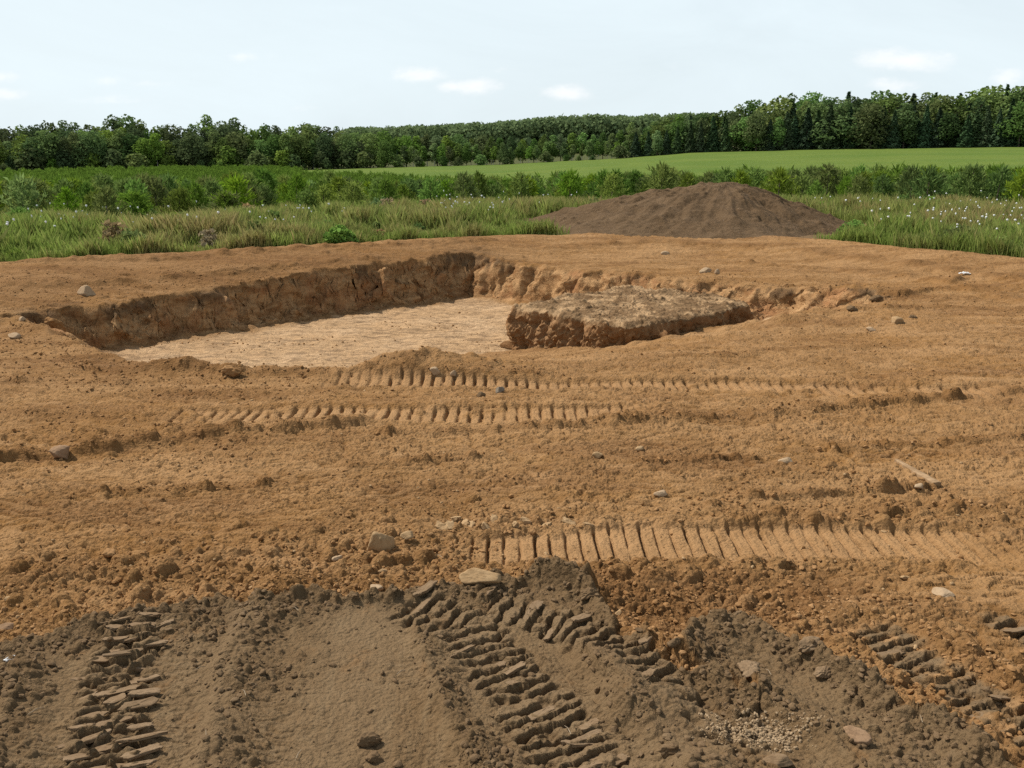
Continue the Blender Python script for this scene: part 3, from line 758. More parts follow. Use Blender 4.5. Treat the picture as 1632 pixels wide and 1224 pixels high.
# ------------------------------------------------------------------ young pine plantation
PL_FRONT = [(-300, 33.), (0, 33), (200, 32), (400, 32), (600, 37), (800, 39), (1000, 42), (1300, 45), (1632, 43), (2000, 42)]
PF_AZ = np.array([AZ(a) for a, b in PL_FRONT]); PF_R = np.array([b for a, b in PL_FRONT])
def build_plantation():
    rg = np.random.default_rng(23)
    protos = []
    for k in range(5):
        st, nd = young_pine(rg, 9, 24, .13)
        v, f = joinm([st, nd]); idx = np.concatenate([np.zeros(len(st[1])), np.ones(len(nd[1]))])
        protos.append(mesh_np('young_pine', v, f, [M_BARK, M_PINE], mat_idx=idx, smooth=False))
    low = []
    for k in range(5):
        st, nd = young_pine(rg, 6, 7, .25); low.append(nd)
    pts = []
    ca, sa = cos(radians(12)), sin(radians(12))
    for i in np.arange(-90, 110, 1.9):
        for j in np.arange(24, 240, 1.75):
            x = i + rg.normal() * .22; y = j + rg.normal() * .4
            X = x * ca + y * sa * .15; Y = y
            r = sqrt(X * X + Y * Y); az = atan2(X, Y)
            if abs(az) > radians(33): continue
            if r < np.interp(az, PF_AZ, PF_R) + rg.normal() * 1.6 - 1.2: continue
            if r > field_near(az) - 2.0 or r > TREE_R - 8: continue
            if r > 110 and rg.uniform() < .45: continue
            if rg.uniform() < .06: continue
            pts.append((r, X, Y))
    pts.sort()
    z = hz([p[1] for p in pts], [p[2] for p in pts], 1.0)
    near = 285; V, Fc, o = [], [], 0
    for k, (r, x, y) in enumerate(pts):
        left = x < 2
        h = rg.uniform(1.15, 1.75) * (1.0 if not left else .88) * (1.08 if x > 14 else 1.0); h *= 1 + .12 * (rg.uniform() < .07) * (r < 60)
        a = rg.uniform(0, 6.28); w = h * rg.uniform(.75, 1.0)
        if k < near:
            ob = link('young_pine', protos[rg.integers(5)])
            ob.location = (x, y, z[k]); ob.scale = (w, w, h); ob.rotation_euler = (rg.normal() * .04, rg.normal() * .04, a)
            ob['category'] = 'young pine'
            if left:
                ob['label'] = 'green young pine in the plantation to the left of the soil mound'; ob['group'] = 'young pines left of the mound'
            else:
                ob['label'] = 'green young pine in the plantation strip behind and beyond the soil mound'; ob['group'] = 'young pines beyond the mound'
        else:
            v, f = low[rg.integers(5)]
            vv = v * (w, w, h); c, s = cos(a), sin(a)
            vv = np.stack([vv[:, 0] * c - vv[:, 1] * s + x, vv[:, 0] * s + vv[:, 1] * c + y, vv[:, 2] + z[k]], 1)
            V.append(vv); Fc.append(f + o); o += len(vv)
    me = mesh_np('distant_plantation', np.concatenate(V), np.concatenate(Fc), [M_PINE], smooth=False)
    link('distant_plantation', me, kind='stuff')
    print('pines', len(pts))
    # named saplings and bushes near the edge
    def sapling(px, py, h, wd, label, k):
        x, y = P(px, py, .22); ob = link('young_pine', protos[k]); ob.location = (x, y, hz1(x, y, .3)); ob.scale = (wd, wd, h); ob.rotation_euler = (0, .05, k)
        ob['label'] = label; ob['category'] = 'young pine'
    sapling(172, 374, 1.25, 1.1, 'tall dark young pine standing alone at the meadow edge, beside dry brush', 0)
    sapling(362, 362, 1.05, 1.5, 'wide dark young pine at the front of the plantation, above tan grass', 1)
    sapling(215, 362, 1.05, 1.6, 'broad young pine just behind the lone dark one', 2)
    sapling(40, 388, 0.85, 0.9, 'small leaning young pine among white flowers near the lot edge', 3)
    sapling(492, 345, 0.95, 1.1, 'young pine standing forward of the rows above the dark round bush', 4)
    def bush(name, px, py, h, w, mat, label, n=500, leaf=.07):
        r2 = np.random.default_rng(int(px)); x, y = P(px, py, .28)
        root = bpy.data.objects.new(name, None); COL.objects.link(root); root.location = (x, y, hz1(x, y, .3) - .03)
        root['label'] = label; root['category'] = 'bush'
        link('crown', broadleaf(h, w, r2, n, .0, 9, leaf, mat), root)
        parts = [tube([(0, 0, -.05), (cos(a) * w * .1, sin(a) * w * .1, h * .4), (cos(a) * w * .25, sin(a) * w * .25, h * .75)], [.018, .012, .004], 5) for a in np.arange(0, 6.2, 1.3)]
        v, f = joinm(parts); link('stem', mesh_np('stem', v, f, [M_BARK]), root)
    bush('bush', 540, 390, .58, .85, M_PINE, 'dark green round bush right at the edge of the dirt lot', 1100, .055)
    bush('bush', 1530, 396, .66, 1.25, M_BUSH, 'wide bright green bush at the lot edge under the white flowers', 1300, .06)
    bush('bush', 605, 366, .5, 1.3, M_BUSH, 'low spreading green bush behind the dark round bush', 900, .06)
    bush('bush', 320, 360, .42, 1.0, M_BUSH, 'low light green bush between the two dark young pines', 700, .06)
    bush('bush', 680, 356, .48, .6, M_DRYWEED, 'small brown dying bush in the meadow before the plantation', 500, .05)
    bush('bush', 575, 350, .40, 1.6, M_DRYWEED, 'rusty brown low bush left of the mound at the plantation front', 700, .06)
    bush('bush', 130, 378, .45, 1.8, M_DRYWEED, 'tangle of dry brown brush at the foot of the lone young pine', 900, .05)
    bush('bush', 1360, 372, .5, .9, M_BUSH, 'small green bush beside the toe of the soil mound', 700, .06)
build_plantation()
def build_weeds():
    rg = np.random.default_rng(77)
    protos = [broadleaf(.6, w, rg, n, .0, 8, .055, mt) for w, n, mt in ((.7, 420, M_BUSH), (.5, 360, M_PINE), (.9, 480, M_BUSH), (.6, 260, M_DRYWEED), (.8, 420, M_LEAF_MD))]
    for me in protos: me.name = 'weed_plant'
    n = 0
    while n < 110:
        px = rg.uniform(-20, 1650); az = AZ(px); r = r_edge(az) + .4 + (np.interp(az, PF_AZ, PF_R) + 1 - r_edge(az)) * rg.uniform()
        x, y = r * sin(az), r * cos(az)
        if ((x - 6.2) / 6.25) ** 2 + ((y - 28.8) / 4.6) ** 2 < 1.15: continue
        k = rg.integers(5); o = link('weed_plant', protos[k]); s = rg.uniform(.55, 1.25)
        o.location = (x, y, hz1(x, y, .4) - .03); o.scale = (s, s, s * rg.uniform(.7, 1.2)); o.rotation_euler = (0, 0, rg.uniform(0, 6.28)); n += 1
        o['category'] = 'weed'; dry = 'brown dried' if k == 3 else 'leafy green'
        side = 'left of the soil mound' if x < 5 else 'right of the soil mound'
        o['label'] = f'{dry} weed clump in the meadow grass {side}'; o['group'] = f'{dry} weeds {side}'
build_weeds()

# ------------------------------------------------------------------ meadow grass and flowers
def build_grass():
    rg = np.random.default_rng(5)
    def blades(n, az0, az1, rfun, wid, hgt, pw=1.0):
        az = rg.uniform(az0, az1, n); u = rg.uniform(0, 1, n) ** pw
        r0, r1 = rfun(az); r = r0 + (r1 - r0) * u
        return r * np.sin(az), r * np.cos(az), r, az, wid, hgt
    a0, a1 = radians(-36), radians(36)
    pf = lambda az: np.interp(az, PF_AZ, PF_R)
    sets = [blades(340000, a0, a1, lambda az: (r_edge(az) + .05, pf(az) + 3), .0085, .55, 1.0),
            blades(40000, a0, a1, lambda az: (r_edge(az) - .05, r_edge(az) + 1.2), .008, .35, 1.0),
            blades(150000, a0, a1, lambda az: (pf(az) + 2, np.where(az < AZ(440), TREE_R, field_near(az))), .025, .45, 1.7),
            blades(9000, AZ(420), AZ(1250), lambda az: (field_near(az) - 1.5, field_near(az) + .8), .035, .7, 1.0)]
    V, T = [], []
    for si, (x, y, r, az, wid, hgt) in enumerate(sets):
        n = len(x); z = hz(x, y, .6)
        patch = gn(x / 2.2, y / 2.2, 101); p2 = gn(x / .7, y / .7, 102); p3 = gn(x / 6, y / 6, 103)
        h = hgt * rg.uniform(.45, 1.25, n) * (.88 + .75 * patch + .5 * p2)
        if si == 0: h *= (sst((r - r_edge(az)) / 2.2) * .5 + .5) * (1 - .35 * sst((r - pf(az) + 5) / 4))
        h = np.clip(h, .08, .80)
        dens = (rg.uniform(0, 1, n) < np.clip(.75 + .6 * p2, .25, 1)) & (((x - 6.2) / 6.25) ** 2 + ((y - 28.8) / 4.6) ** 2 > 1.0 + .15 * p2)
        a = rg.uniform(0, pi, n); w = wid * rg.uniform(.6, 1.5, n)
        lean = rg.normal(size=(n, 2)) * .20 * h[:, None]
        dx, dy = np.cos(a) * w, np.sin(a) * w
        v = np.stack([np.stack([x - dx, y - dy, z - .02], 1), np.stack([x + dx, y + dy, z - .02], 1),
                      np.stack([x + dx * .7 + lean[:, 0] * .35, y + dy * .7 + lean[:, 1] * .35, z + h * .6], 1), np.stack([x + lean[:, 0], y + lean[:, 1], z + h], 1)], 1)[dens]
        tint = np.clip(.10 + .55 * p3 + .50 * p2 + rg.normal(size=n) * .16, 0, 1)
        # tan and dry drifts where the photograph shows them
        for cx, cy, rad, am in ((*P(400, 385, .3), 1.7, .30), (*P(330, 385, .3), 1.4, .22), (*P(70, 365, .3), 2.0, .5), (*P(610, 365, .3), 1.8, .35), (*P(1480, 350, .3), 5.5, .38), (*P(740, 345, .3), 3.0, .35), (*P(1620, 370, .3), 2.5, .4)):
            tint += .6 * am * np.exp(-((x - cx) ** 2 + (y - cy) ** 2) / rad ** 2)
        if si == 3: tint += .45
        if si == 2: tint *= .6
        tint = np.clip(tint, 0, 1)[dens]
        V.append(v.reshape(-1, 3)); T.append(np.repeat(tint, 4))
    v = np.concatenate(V); me = mesh_np('meadow_grass', v, np.arange(len(v)).reshape(-1, 4)[:, [0, 1, 2, 3]], [M_GRASS], {'tint': np.concatenate(T)}, smooth=False)
    link('meadow_grass', me, kind='stuff')
    # white umbels: each flower a thing
    flowers = []
    for k in range(4):
        parts = [tube([(0, 0, 0), (.02, .01, .45), (.0, .03, .93)], [.006, .005, .004], 4)]
        nst = len(parts[0][1])
        th = np.arange(9) * 2 * pi / 9
        R = 1.0
        ring = lambda rr, zz: np.stack([np.cos(th) * rr * rg.uniform(.8, 1.15, 9), .03 + np.sin(th) * rr * rg.uniform(.8, 1.15, 9), np.full(9, zz)], 1)
        v = np.concatenate([ring(.012, .935), ring(.055, .965), ring(.05, .985), ring(.018, .995)])
        f = np.array([(i * 9 + j, i * 9 + (j + 1) % 9, i * 9 + 9 + (j + 1) % 9, i * 9 + 9 + j) for i in range(3) for j in range(9)])
        parts.append((v, f)); vv, ff = joinm(parts)
        flowers.append(mesh_np('wildflower', vv, ff, [M_BUSH, M_FLOWER], mat_idx=[0] * nst + [1] * len(f)))
    zones = [((1270, 1632), (322, 392), 85, 'white flat-topped wildflower in the meadow to the right of the soil mound', 'white flowers right of the mound'),
             ((690, 940), (325, 352), 50, 'white flat-topped wildflower in the strip between plantation and soil mound', 'white flowers left of the mound'),
             ((0, 560), (345, 402), 60, 'white flat-topped wildflower in the weeds along the left lot edge', 'white flowers by the left lot edge')]
    for (xa, xb), (ya, yb), n, lab, grp in zones:
        k = 0
        while k < n:
            px, py = rg.uniform(xa, xb), ya + (yb - ya) * rg.uniform() ** .8
            x, y = P(px, py + 14, .3); r = sqrt(x * x + y * y)
            if r < r_edge(atan2(x, y)) + .3 or ((x - 6.2) / 6.25) ** 2 + ((y - 28.8) / 4.6) ** 2 < 1.1: continue
            if gn(np.array([x / 1.5]), np.array([y / 1.5]), 110)[0] < -.6: continue
            ob = link('wildflower', flowers[rg.integers(4)]); h = rg.uniform(.6, .95); s = rg.uniform(.25, .55)
            ob.location = (x, y, hz1(x, y, .5)); ob.scale = (s, s, h); ob.rotation_euler = (rg.normal() * .12, rg.normal() * .12, rg.uniform(0, 6.28))
            ob['label'] = lab; ob['category'] = 'wildflower'; ob['group'] = grp; k += 1
build_grass()

# ------------------------------------------------------------------ big soil mound at the back
def build_mound():
    rg = np.random.default_rng(9)
    nr, na = 110, 520
    t = np.linspace(0, 1, nr); a = np.linspace(0, 2 * pi, na, endpoint=False)
    T, A = np.meshgrid(t, a, indexing='ij')
    cx, cy = 6.5, 29.3
    rx = 5.75 - 1.4 * np.cos(A); R = rx * (1 + .08 * np.sin(3 * A + 1) + .05 * np.sin(7 * A))
    x = np.cos(A) * R * T; y = np.sin(A) * R * .80 * T
    X, Y = (x + cx), (y + cy)
    q = np.clip(1 - T, 0, 1); A0 = A
    H = 1.31 * np.clip(-np.log(np.exp(-q * 1.16 * 11) + math.exp(-11.)) / 11, 0, 1) ** 1.04
    H += .09 * np.exp(-(((x - .45) / 1.0) ** 2)) * q
    fade = np.clip(1 - T, 0, 1)
    ang = A + .05 * gn(T * 3, A * 2, 2)
    str_ = gn(ang * 9, T * 1.2, 121) * .13 + gn(ang * 24, T * 2, 122) * .045 + gn(ang * 55, T * 5, 126) * .02
    H += str_ * np.sqrt(fade) * np.clip(T * 2.2 - .3, 0, 1) + gn(x / .6, y / .6, 123) * .11 * np.clip(fade * 3, 0, 1) + gn(x / .15, y / .15, 124) * .02 * np.clip(fade * 6, .3, 1)
    H += clods(X.ravel(), Y.ravel(), .22, 125, .35).reshape(X.shape) * .13 * np.clip(fade * 8, .3, 1)
    z0 = hz(X.ravel(), Y.ravel(), .3).reshape(X.shape)
    Z = z0 + H - .10 + np.clip(.12 - T * .12, 0, .1)
    Z[-1] = z0[-1] - .15
    v = np.stack([X, Y, Z], 2).reshape(-1, 3)
    i = np.arange(nr - 1)[:, None] * na; j = np.arange(na)[None, :]; j2 = (j + 1) % na
    f = np.stack([(i + j), (i + na + j), (i + na + j2), (i + j2)], 2).reshape(-1, 4)
    me = mesh_np('soil_mound', v, f, [M_PILE])
    o = link('soil_mound', me); o['label'] = 'large dark brown soil mound at the far edge of the dirt lot'; o['category'] = 'soil mound'
build_mound()

# ------------------------------------------------------------------ unexcavated block left standing in the pit
def build_block():
    global M_BLOCK
    m, nt, out = new_mat('block_earth'); b = NB(nt)
    vec = b.n('ShaderNodeTexCoord').outputs['Object']
    cl = soil_color(b, vec, (.235, .125, .055), (.33, .20, .10), (.13, .062, .026))
    wz = b.n('ShaderNodeMapping'); wz.inputs['Scale'].default_value = (1, 1, .8); b.l(vec, wz.inputs[0])
    dn = b.noise(wz.outputs[0], 2.2, 6, .7, .3)
    dkc = soil_color(b, vec, (.150, .090, .044), (.235, .152, .080), (.068, .040, .020))
    tp = b.mix(b.ramp(dn, .60, .45), (.36, .235, .125), dkc)
    tp = b.mix(b.math('MULTIPLY', b.ramp(b.noise(vec, 12, 4, .7), .6, .75), .5), tp, (.29, .20, .12))
    col = b.mix(b.attr('crust'), cl, tp)
    h1 = b.noise(vec, 50, 5, .7); h2 = b.noise(vec, 10, 5, .65)
    b.bsdf(col, out, 1.0, b.bump(b.math('ADD', b.math('MULTIPLY', h1, .02), b.math('MULTIPLY', h2, .05)), .7, 1.0), .08)
    M_BLOCK = m
    cor = [(0.03, 15.75), (0.82, 14.85), (1.74, 13.85), (2.75, 14.55), (4.15, 16.05), (3.7, 17.2), (2.3, 18.3), (1.0, 17.0)]
    cor = np.array(cor); c0 = cor.mean(0); N = 1100
    seg = np.linalg.norm(np.roll(cor, -1, 0) - cor, axis=1); s = np.concatenate([[0], np.cumsum(seg)]); tt = np.linspace(0, s[-1], N, endpoint=False)
    cc = np.vstack([cor, cor[:1]]); px_ = np.interp(tt, s, cc[:, 0]); py_ = np.interp(tt, s, cc[:, 1])
    for _ in range(12): px_ = (np.roll(px_, 1) + px_ * 2 + np.roll(px_, -1)) / 4; py_ = (np.roll(py_, 1) + py_ * 2 + np.roll(py_, -1)) / 4
    nx = np.roll(py_, -1) - np.roll(py_, 1); ny = -(np.roll(px_, -1) - np.roll(px_, 1)); nl = np.hypot(nx, ny); nx /= nl; ny /= nl
    V, Cr = [], []
    nt_, nw = 70, 60
    wob = gn(px_ / .6, py_ / .6, 130) * .14 + gn(px_ / .2, py_ / .2, 131) * .05
    for k in range(nt_):
        t = (k / (nt_ - 1)) ** .7
        e = t ** 4
        x = c0[0] + (px_ - c0[0]) * t + nx * wob * e; y = c0[1] + (py_ - c0[1]) * t + ny * wob * e
        z = -.10 + .025 * gn(x / .5, y / .5, 132) + .03 * gn(x / .15, y / .15, 133) * .7 + clods(x, y, .16, 134, .35) * .09 + clods(x, y, .07, 146, .5) * .06 + clods(x, y, .035, 147, .5) * .03 + .01 * gn(x / .05, y / .05, 135)
        z = z - .05 * t ** 30 + .05 * np.exp(-((t - .93) / .05) ** 2) * gn(x / .3, y / .3, 136)
        V.append(np.stack([x, y, z], 1)); Cr.append(np.full(N, 1.0))
    xe, ye, ze = V[-1].T
    for k in range(1, nw + 1):
        t = k / nw
        z = ze - t * 1.0
        q = tt
        n = gn(q / .5, z / .9 + 5, 137) * .15 + fbm(q / .20, z / .22, 138, 4, .65) * .075
        vert = -.06 * np.clip(gn(q / .22, z / 2, 140), 0, 1) * 2
        off = .03 * t + (n + vert) * np.clip(t * 5, 0, 1) + .06 * max(0, t - .45)
        cl_ = clods(q, z, .13, 144, .35) * .13 * np.clip(t * 5, 0, 1) + clods(q, z, .055, 145, .5) * .055
        V.append(np.stack([xe + nx * (off + cl_), ye + ny * (off + cl_), z + .04 * gn(q / .1, z / .1, 141)], 1))
        Cr.append(np.clip(.75 - t * 7 + .7 * gn(q / .35, z / .2, 142) + .3 * gn(q / .1, z / .1, 143), 0, 1) * .85)
    v = np.concatenate(V); L = nt_ + nw; i = np.arange(L - 1)[:, None] * N; j = np.arange(N)[None, :]; j2 = (j + 1) % N
    f = np.stack([(i + j), (i + j2), (i + N + j2), (i + N + j)], 2).reshape(-1, 4)
    # order so that normals face out (corners run counter-clockwise)
    me = mesh_np('earth_block', v, f[:, ::-1], [m], {'crust': np.concatenate(Cr)})
    o = link('earth_block', me); o['label'] = 'flat-topped block of uncut earth left standing inside the pit'; o['category'] = 'earth block'
build_block()

# ------------------------------------------------------------------ stones, clods, mud flakes
def ico(sub):
    import bmesh
    bm = bmesh.new(); bmesh.ops.create_icosphere(bm, subdivisions=sub, radius=1); bm.verts.ensure_lookup_table()
    v = np.array([x.co[:] for x in bm.verts]); f = np.array([[q.index for q in p.verts] for p in bm.faces]); bm.free(); return v, f
ICO4, ICO3, ICO2, ICO1 = ico(5), ico(4), ico(3), ico(2)
def rock_verts(base, rg, facets=9, sharp=14, rough=.03):
    n = unit(rg.normal(size=(facets, 3))); d = rg.uniform(.62, .95, facets)
    dots = np.clip(base @ n.T, 1e-3, None) / d
    r = (dots ** sharp).sum(1) ** (-1 / sharp)
    r = np.minimum(r, 1.25)
    s = 17.0 * rg.uniform(); q = base
    r = r * (1 + rough * (gn(q[:, 0] * 3 + s, q[:, 1] * 3 + q[:, 2] * 2, 150) + .5 * gn(q[:, 0] * 8 + q[:, 2] * 5, q[:, 1] * 8 + s, 151)))
    return base * r[:, None]
def rock(name, px, py, wpx, hh, asp, mat, label, cat, seed, z0=0.0, sink=.3, rot=None, facets=9, sharp=14, hi=True, tilt=0.0, rough=.05, group=None):
    """wpx: width in photo pixels at its place; hh: height over width; asp: depth over width"""
    rg = np.random.default_rng(seed); x, y = on_ground(px, py); zz = hz1(x, y, .006 if y < 7 else .02)
    dep = sqrt(x * x + y * y + (CAMZ - zz) ** 2); w = wpx / F_PX * dep * .5
    b, f = (ICO4 if hi else ICO3)
    v = rock_verts(b, rg, facets, sharp, rough) * (w, w * asp, w * hh)
    me = mesh_np(name, v, f, [mat]); o = link(name, me); o['label'] = label; o['category'] = cat
    if group: o['group'] = group
    o.location = (x, y, zz + w * hh * (1 - sink * 2)); o.rotation_euler = (tilt, 0, rg.uniform(0, 6.28) if rot is None else rot)
    return o
ROCKS = [
    ('boulder', 604, 878, 42, 1.15, .8, M_STONE_TAN, 'blocky tan stone lying loose on the dirt, largest on the open lot', 'stone', 1, .3, .9),
    ('stone', 765, 930, 54, .45, .6, M_STONE_TAN, 'flat tan stone half buried where dark topsoil meets orange dirt', 'stone', 2, .40, -.2),
    ('stone', 98, 728, 28, .75, .8, M_STONE_PINK, 'reddish stone sitting on the low dirt ridge by the left edge', 'stone', 3, .3, .2),
    ('clod', 1195, 1075, 42, .6, .8, M_FLAKE, 'big pale brown earth clod on top of the dark topsoil heap', 'earth clod', 4, .25, .7),
    ('clod', 1288, 1040, 40, .55, .7, M_FLAKE, 'pale brown slab of earth leaning at the edge of the topsoil', 'earth clod', 5, .25, .5),
    ('clod', 1062, 1200, 30, .7, .9, M_CLOD_DARK, 'dark earth clod on the smooth soil just left of the pale gravel patch', 'earth clod', 6, .25, .5),
    ('clod', 583, 1186, 36, .55, .6, M_CLOD_DARK, 'dark flat clod on the smooth rolled topsoil, upper of two', 'earth clod', 7, .25, .1),
    ('clod', 598, 1212, 24, .7, .9, M_CLOD_DARK, 'small dark clod just below the dark flat one', 'earth clod', 8, .25, .3),
    ('stone', 1364, 1178, 34, .6, .55, M_STONE_PINK, 'pinkish oval stone in the topsoil beside the pale gravel patch', 'stone', 9, .3, -.6),
    ('stone', 138, 470, 22, .8, .7, M_STONE_PALE, 'pale block of stone on the rim of the pit wall', 'stone', 10, .3, .2),
    ('clod', 372, 598, 34, .55, .7, M_CLOD_ORANGE, 'brown clod at the near pit rim beside the small dirt heap', 'earth clod', 11, .25, .2),
    ('stone', 693, 593, 15, .8, .8, M_STONE_PALE, 'pale stone on the foot of the rim heap, first of a pair', 'stone', 12, .3, .2),
    ('stone', 724, 597, 12, .9, .7, M_STONE_PALE, 'smaller pale stone just right of its twin below the rim heap', 'stone', 13, .3, .6),
    ('stone', 796, 624, 13, 1., .8, M_STONE_GREY, 'grey stone on the dirt between two tread prints', 'stone', 14, .3, .4),
    ('stone', 766, 631, 14, .7, .8, M_CLOD_DARK, 'dark stone next to a grey one between the tread prints', 'stone', 15, .3, .1),
    ('stone', 1252, 736, 20, .5, .7, M_STONE_PALE, 'flat pale stone on open dirt right of centre', 'stone', 16, .35, .1),
    ('stone', 952, 729, 16, .7, .9, M_STONE_TAN, 'round tan stone on open dirt right above a crumbled patch', 'stone', 17, .3, .1),
    ('stone', 1053, 789, 20, .45, .7, M_STONE_PALE, 'squarish pale stone pressed flat into dirt near the long tread print', 'stone', 18, .38, .3),
    ('stone', 1020, 718, 12, .7, .7, M_STONE_TAN, 'tan stone beside a tiny white fleck on open dirt', 'stone', 19, .3, .3),
    ('stone', 1463, 785, 18, .45, .7, M_STONE_PALE, 'pale flat stone at the foot of the weathered plank', 'stone', 20, .3, .3),
    ('stone', 1125, 434, 17, .6, .7, M_STONE_PALE, 'pale oval stone on the bank behind the earth block', 'stone', 21, .3, .1),
    ('stone', 1142, 437, 8, 1.2, .7, M_STONE_PALE, 'upright pale stone next to the oval one on the bank', 'stone', 22, .3, .1),
    ('stone', 1060, 406, 13, .6, .7, M_STONE_PALE, 'lone pale stone high on the back bank below the soil mound', 'stone', 23, .3, .4),
    ('clod', 1358, 496, 17, .6, .8, M_CLOD_DARK, 'black lump of topsoil on the ramp right of the earth block', 'earth clod', 24, .2, .2),
    ('clod', 1455, 507, 15, .5, .8, M_CLOD_DARK, 'dark lump on open dirt farther right of the black one', 'earth clod', 25, .25, .2),
    ('stone', 1388, 527, 13, .6, .8, M_STONE_PALE, 'pale lump of stone in front of the black topsoil lump', 'stone', 26, .3, .2),
    ('stone', 1428, 514, 18, .6, .8, M_STONE_TAN, 'tan lump of stone between the two dark topsoil lumps', 'stone', 27, .3, .2),
    ('stone', 1500, 948, 34, .25, .8, M_STONE_PALE, 'flattened pale crumbly stone on the dirt near the lower tread prints', 'stone', 28, .35, .6),
    ('stone', 1442, 925, 12, .6, .8, M_STONE_TAN, 'small tan stone just up from the flattened pale one', 'stone', 29, .3, .6),
    ('stone', 600, 940, 20, .6, .7, M_STONE_PALE, 'whitish stone at the border of topsoil below the blocky tan stone', 'stone', 30, .3, .2),
    ('stone', 610, 914, 13, .7, .8, M_STONE_TAN, 'round tan stone between the blocky stone and topsoil border', 'stone', 31, .3, .2),
    ('stone', 651, 866, 22, .5, .6, M_STONE_TAN, 'flat angular stone beside the blocky tan stone', 'stone', 32, .3, .5),
    ('stone', 538, 893, 14, .7, .8, M_STONE_PALE, 'pale stone to the left of the blocky tan stone', 'stone', 33, .3, .5),
    ('stone', 8, 1002, 22, .5, .7, M_STONE_PINK, 'pinkish flat stone at the left end of the topsoil border', 'stone', 34, .3, .1),
    ('stone', 986, 982, 14, .8, .8, M_STONE_TAN, 'tan stone at the foot of the dark topsoil ridge in orange dirt', 'stone', 35, .3, .2),
    ('stone', 22, 537, 15, .6, .8, M_STONE_PALE, 'pale stone on the dirt by the near left corner of the pit', 'stone', 36, .3, .2),
    ('stone', 36, 511, 9, .8, .8, M_STONE_PALE, 'tiny pale stone on the crumbly left rim of the pit', 'stone', 37, .3, .2),
    ('clod', 88, 524, 28, .7, .8, M_CLOD_ORANGE, 'brown clod on the crumbling near left rim of the pit', 'earth clod', 38, .25, .2),
    ('clod', 1395, 478, 16, .6, .8, M_CLOD_DARK, 'dark chunk on the bank at the right corner of the pit', 'earth clod', 39, .25, .2),
    ('clod', 175, 888, 24, .6, .8, M_CLOD_ORANGE, 'orange clod in rough dirt above the left topsoil border', 'earth clod', 40, .25, .2),
    ('clod', 938, 952, 30, .6, .7, M_CLOD_DARK, 'dark clod on the crest of the topsoil ridge', 'earth clod', 41, .2, .2),
    ('clod', 1075, 1045, 22, .7, .7, M_CLOD_DARK, 'dark clod in the notch between topsoil ridge and topsoil heap', 'earth clod', 42, .2, .2),
    ('clod', 1312, 1080, 26, .6, .7, M_FLAKE, 'greyish clod below the leaning slab at the topsoil edge', 'earth clod', 43, .2, .5),
    ('stone', 1240, 1212, 44, .3, .6, M_FLAKE, 'flat grey slab in the topsoil under the pale gravel patch', 'stone', 44, .3, .1),
]
for (nm, px, py, w, hh, asp, mt, lab, cat, sd, sk, rt) in ROCKS:
    rock(nm, px, py, w, hh, asp, mt, lab.replace('gravel-free ', ''), cat, sd, .05 if py > 950 else (-.2 if 400 < py < 500 else 0.0), sk, rt, facets=8 if nm != 'clod' else 12, sharp=16 if nm != 'clod' else 9, hi=w > 24, rough=.05 if nm != 'clod' else .16)

def flake_mesh(rg, mat, L, W, Tk):
    n = 22; a = np.arange(n) * 2 * pi / n
    rx = np.sign(np.cos(a)) * np.abs(np.cos(a)) ** .55 * L * .5; ry = np.sign(np.sin(a)) * np.abs(np.sin(a)) ** .6 * W * .5
    j = 1 + rg.uniform(-.22, .16, n); rx *= j; ry *= 1 + rg.uniform(-.25, .18, n); ry += rg.normal() * W * .15 * (rx / L)
    warp = lambda x, y: .10 * Tk * gn(x / .03 + 5, y / .03, 160) * 4 + .5 * (x / L) ** 2 * Tk
    rings = []
    for s, zo in ((.0, 0), (.45, .0), (.8, .0), (.96, -.12), (1.0, -.35), (.97, -1.0), (.90, -2.2)):
        x, y = rx * s + rg.normal(size=n) * .002, ry * s + rg.normal(size=n) * .002
        rings.append(np.stack([x, y, warp(x, y) + zo * Tk], 1))
    v = np.concatenate(rings); f = [(i * n + k, i * n + (k + 1) % n, (i + 1) * n + (k + 1) % n, (i + 1) * n + k) for i in range(6) for k in range(n)]
    return mesh_np('mud_flake', v, np.array(f)[:, ::-1], [mat], smooth=False)
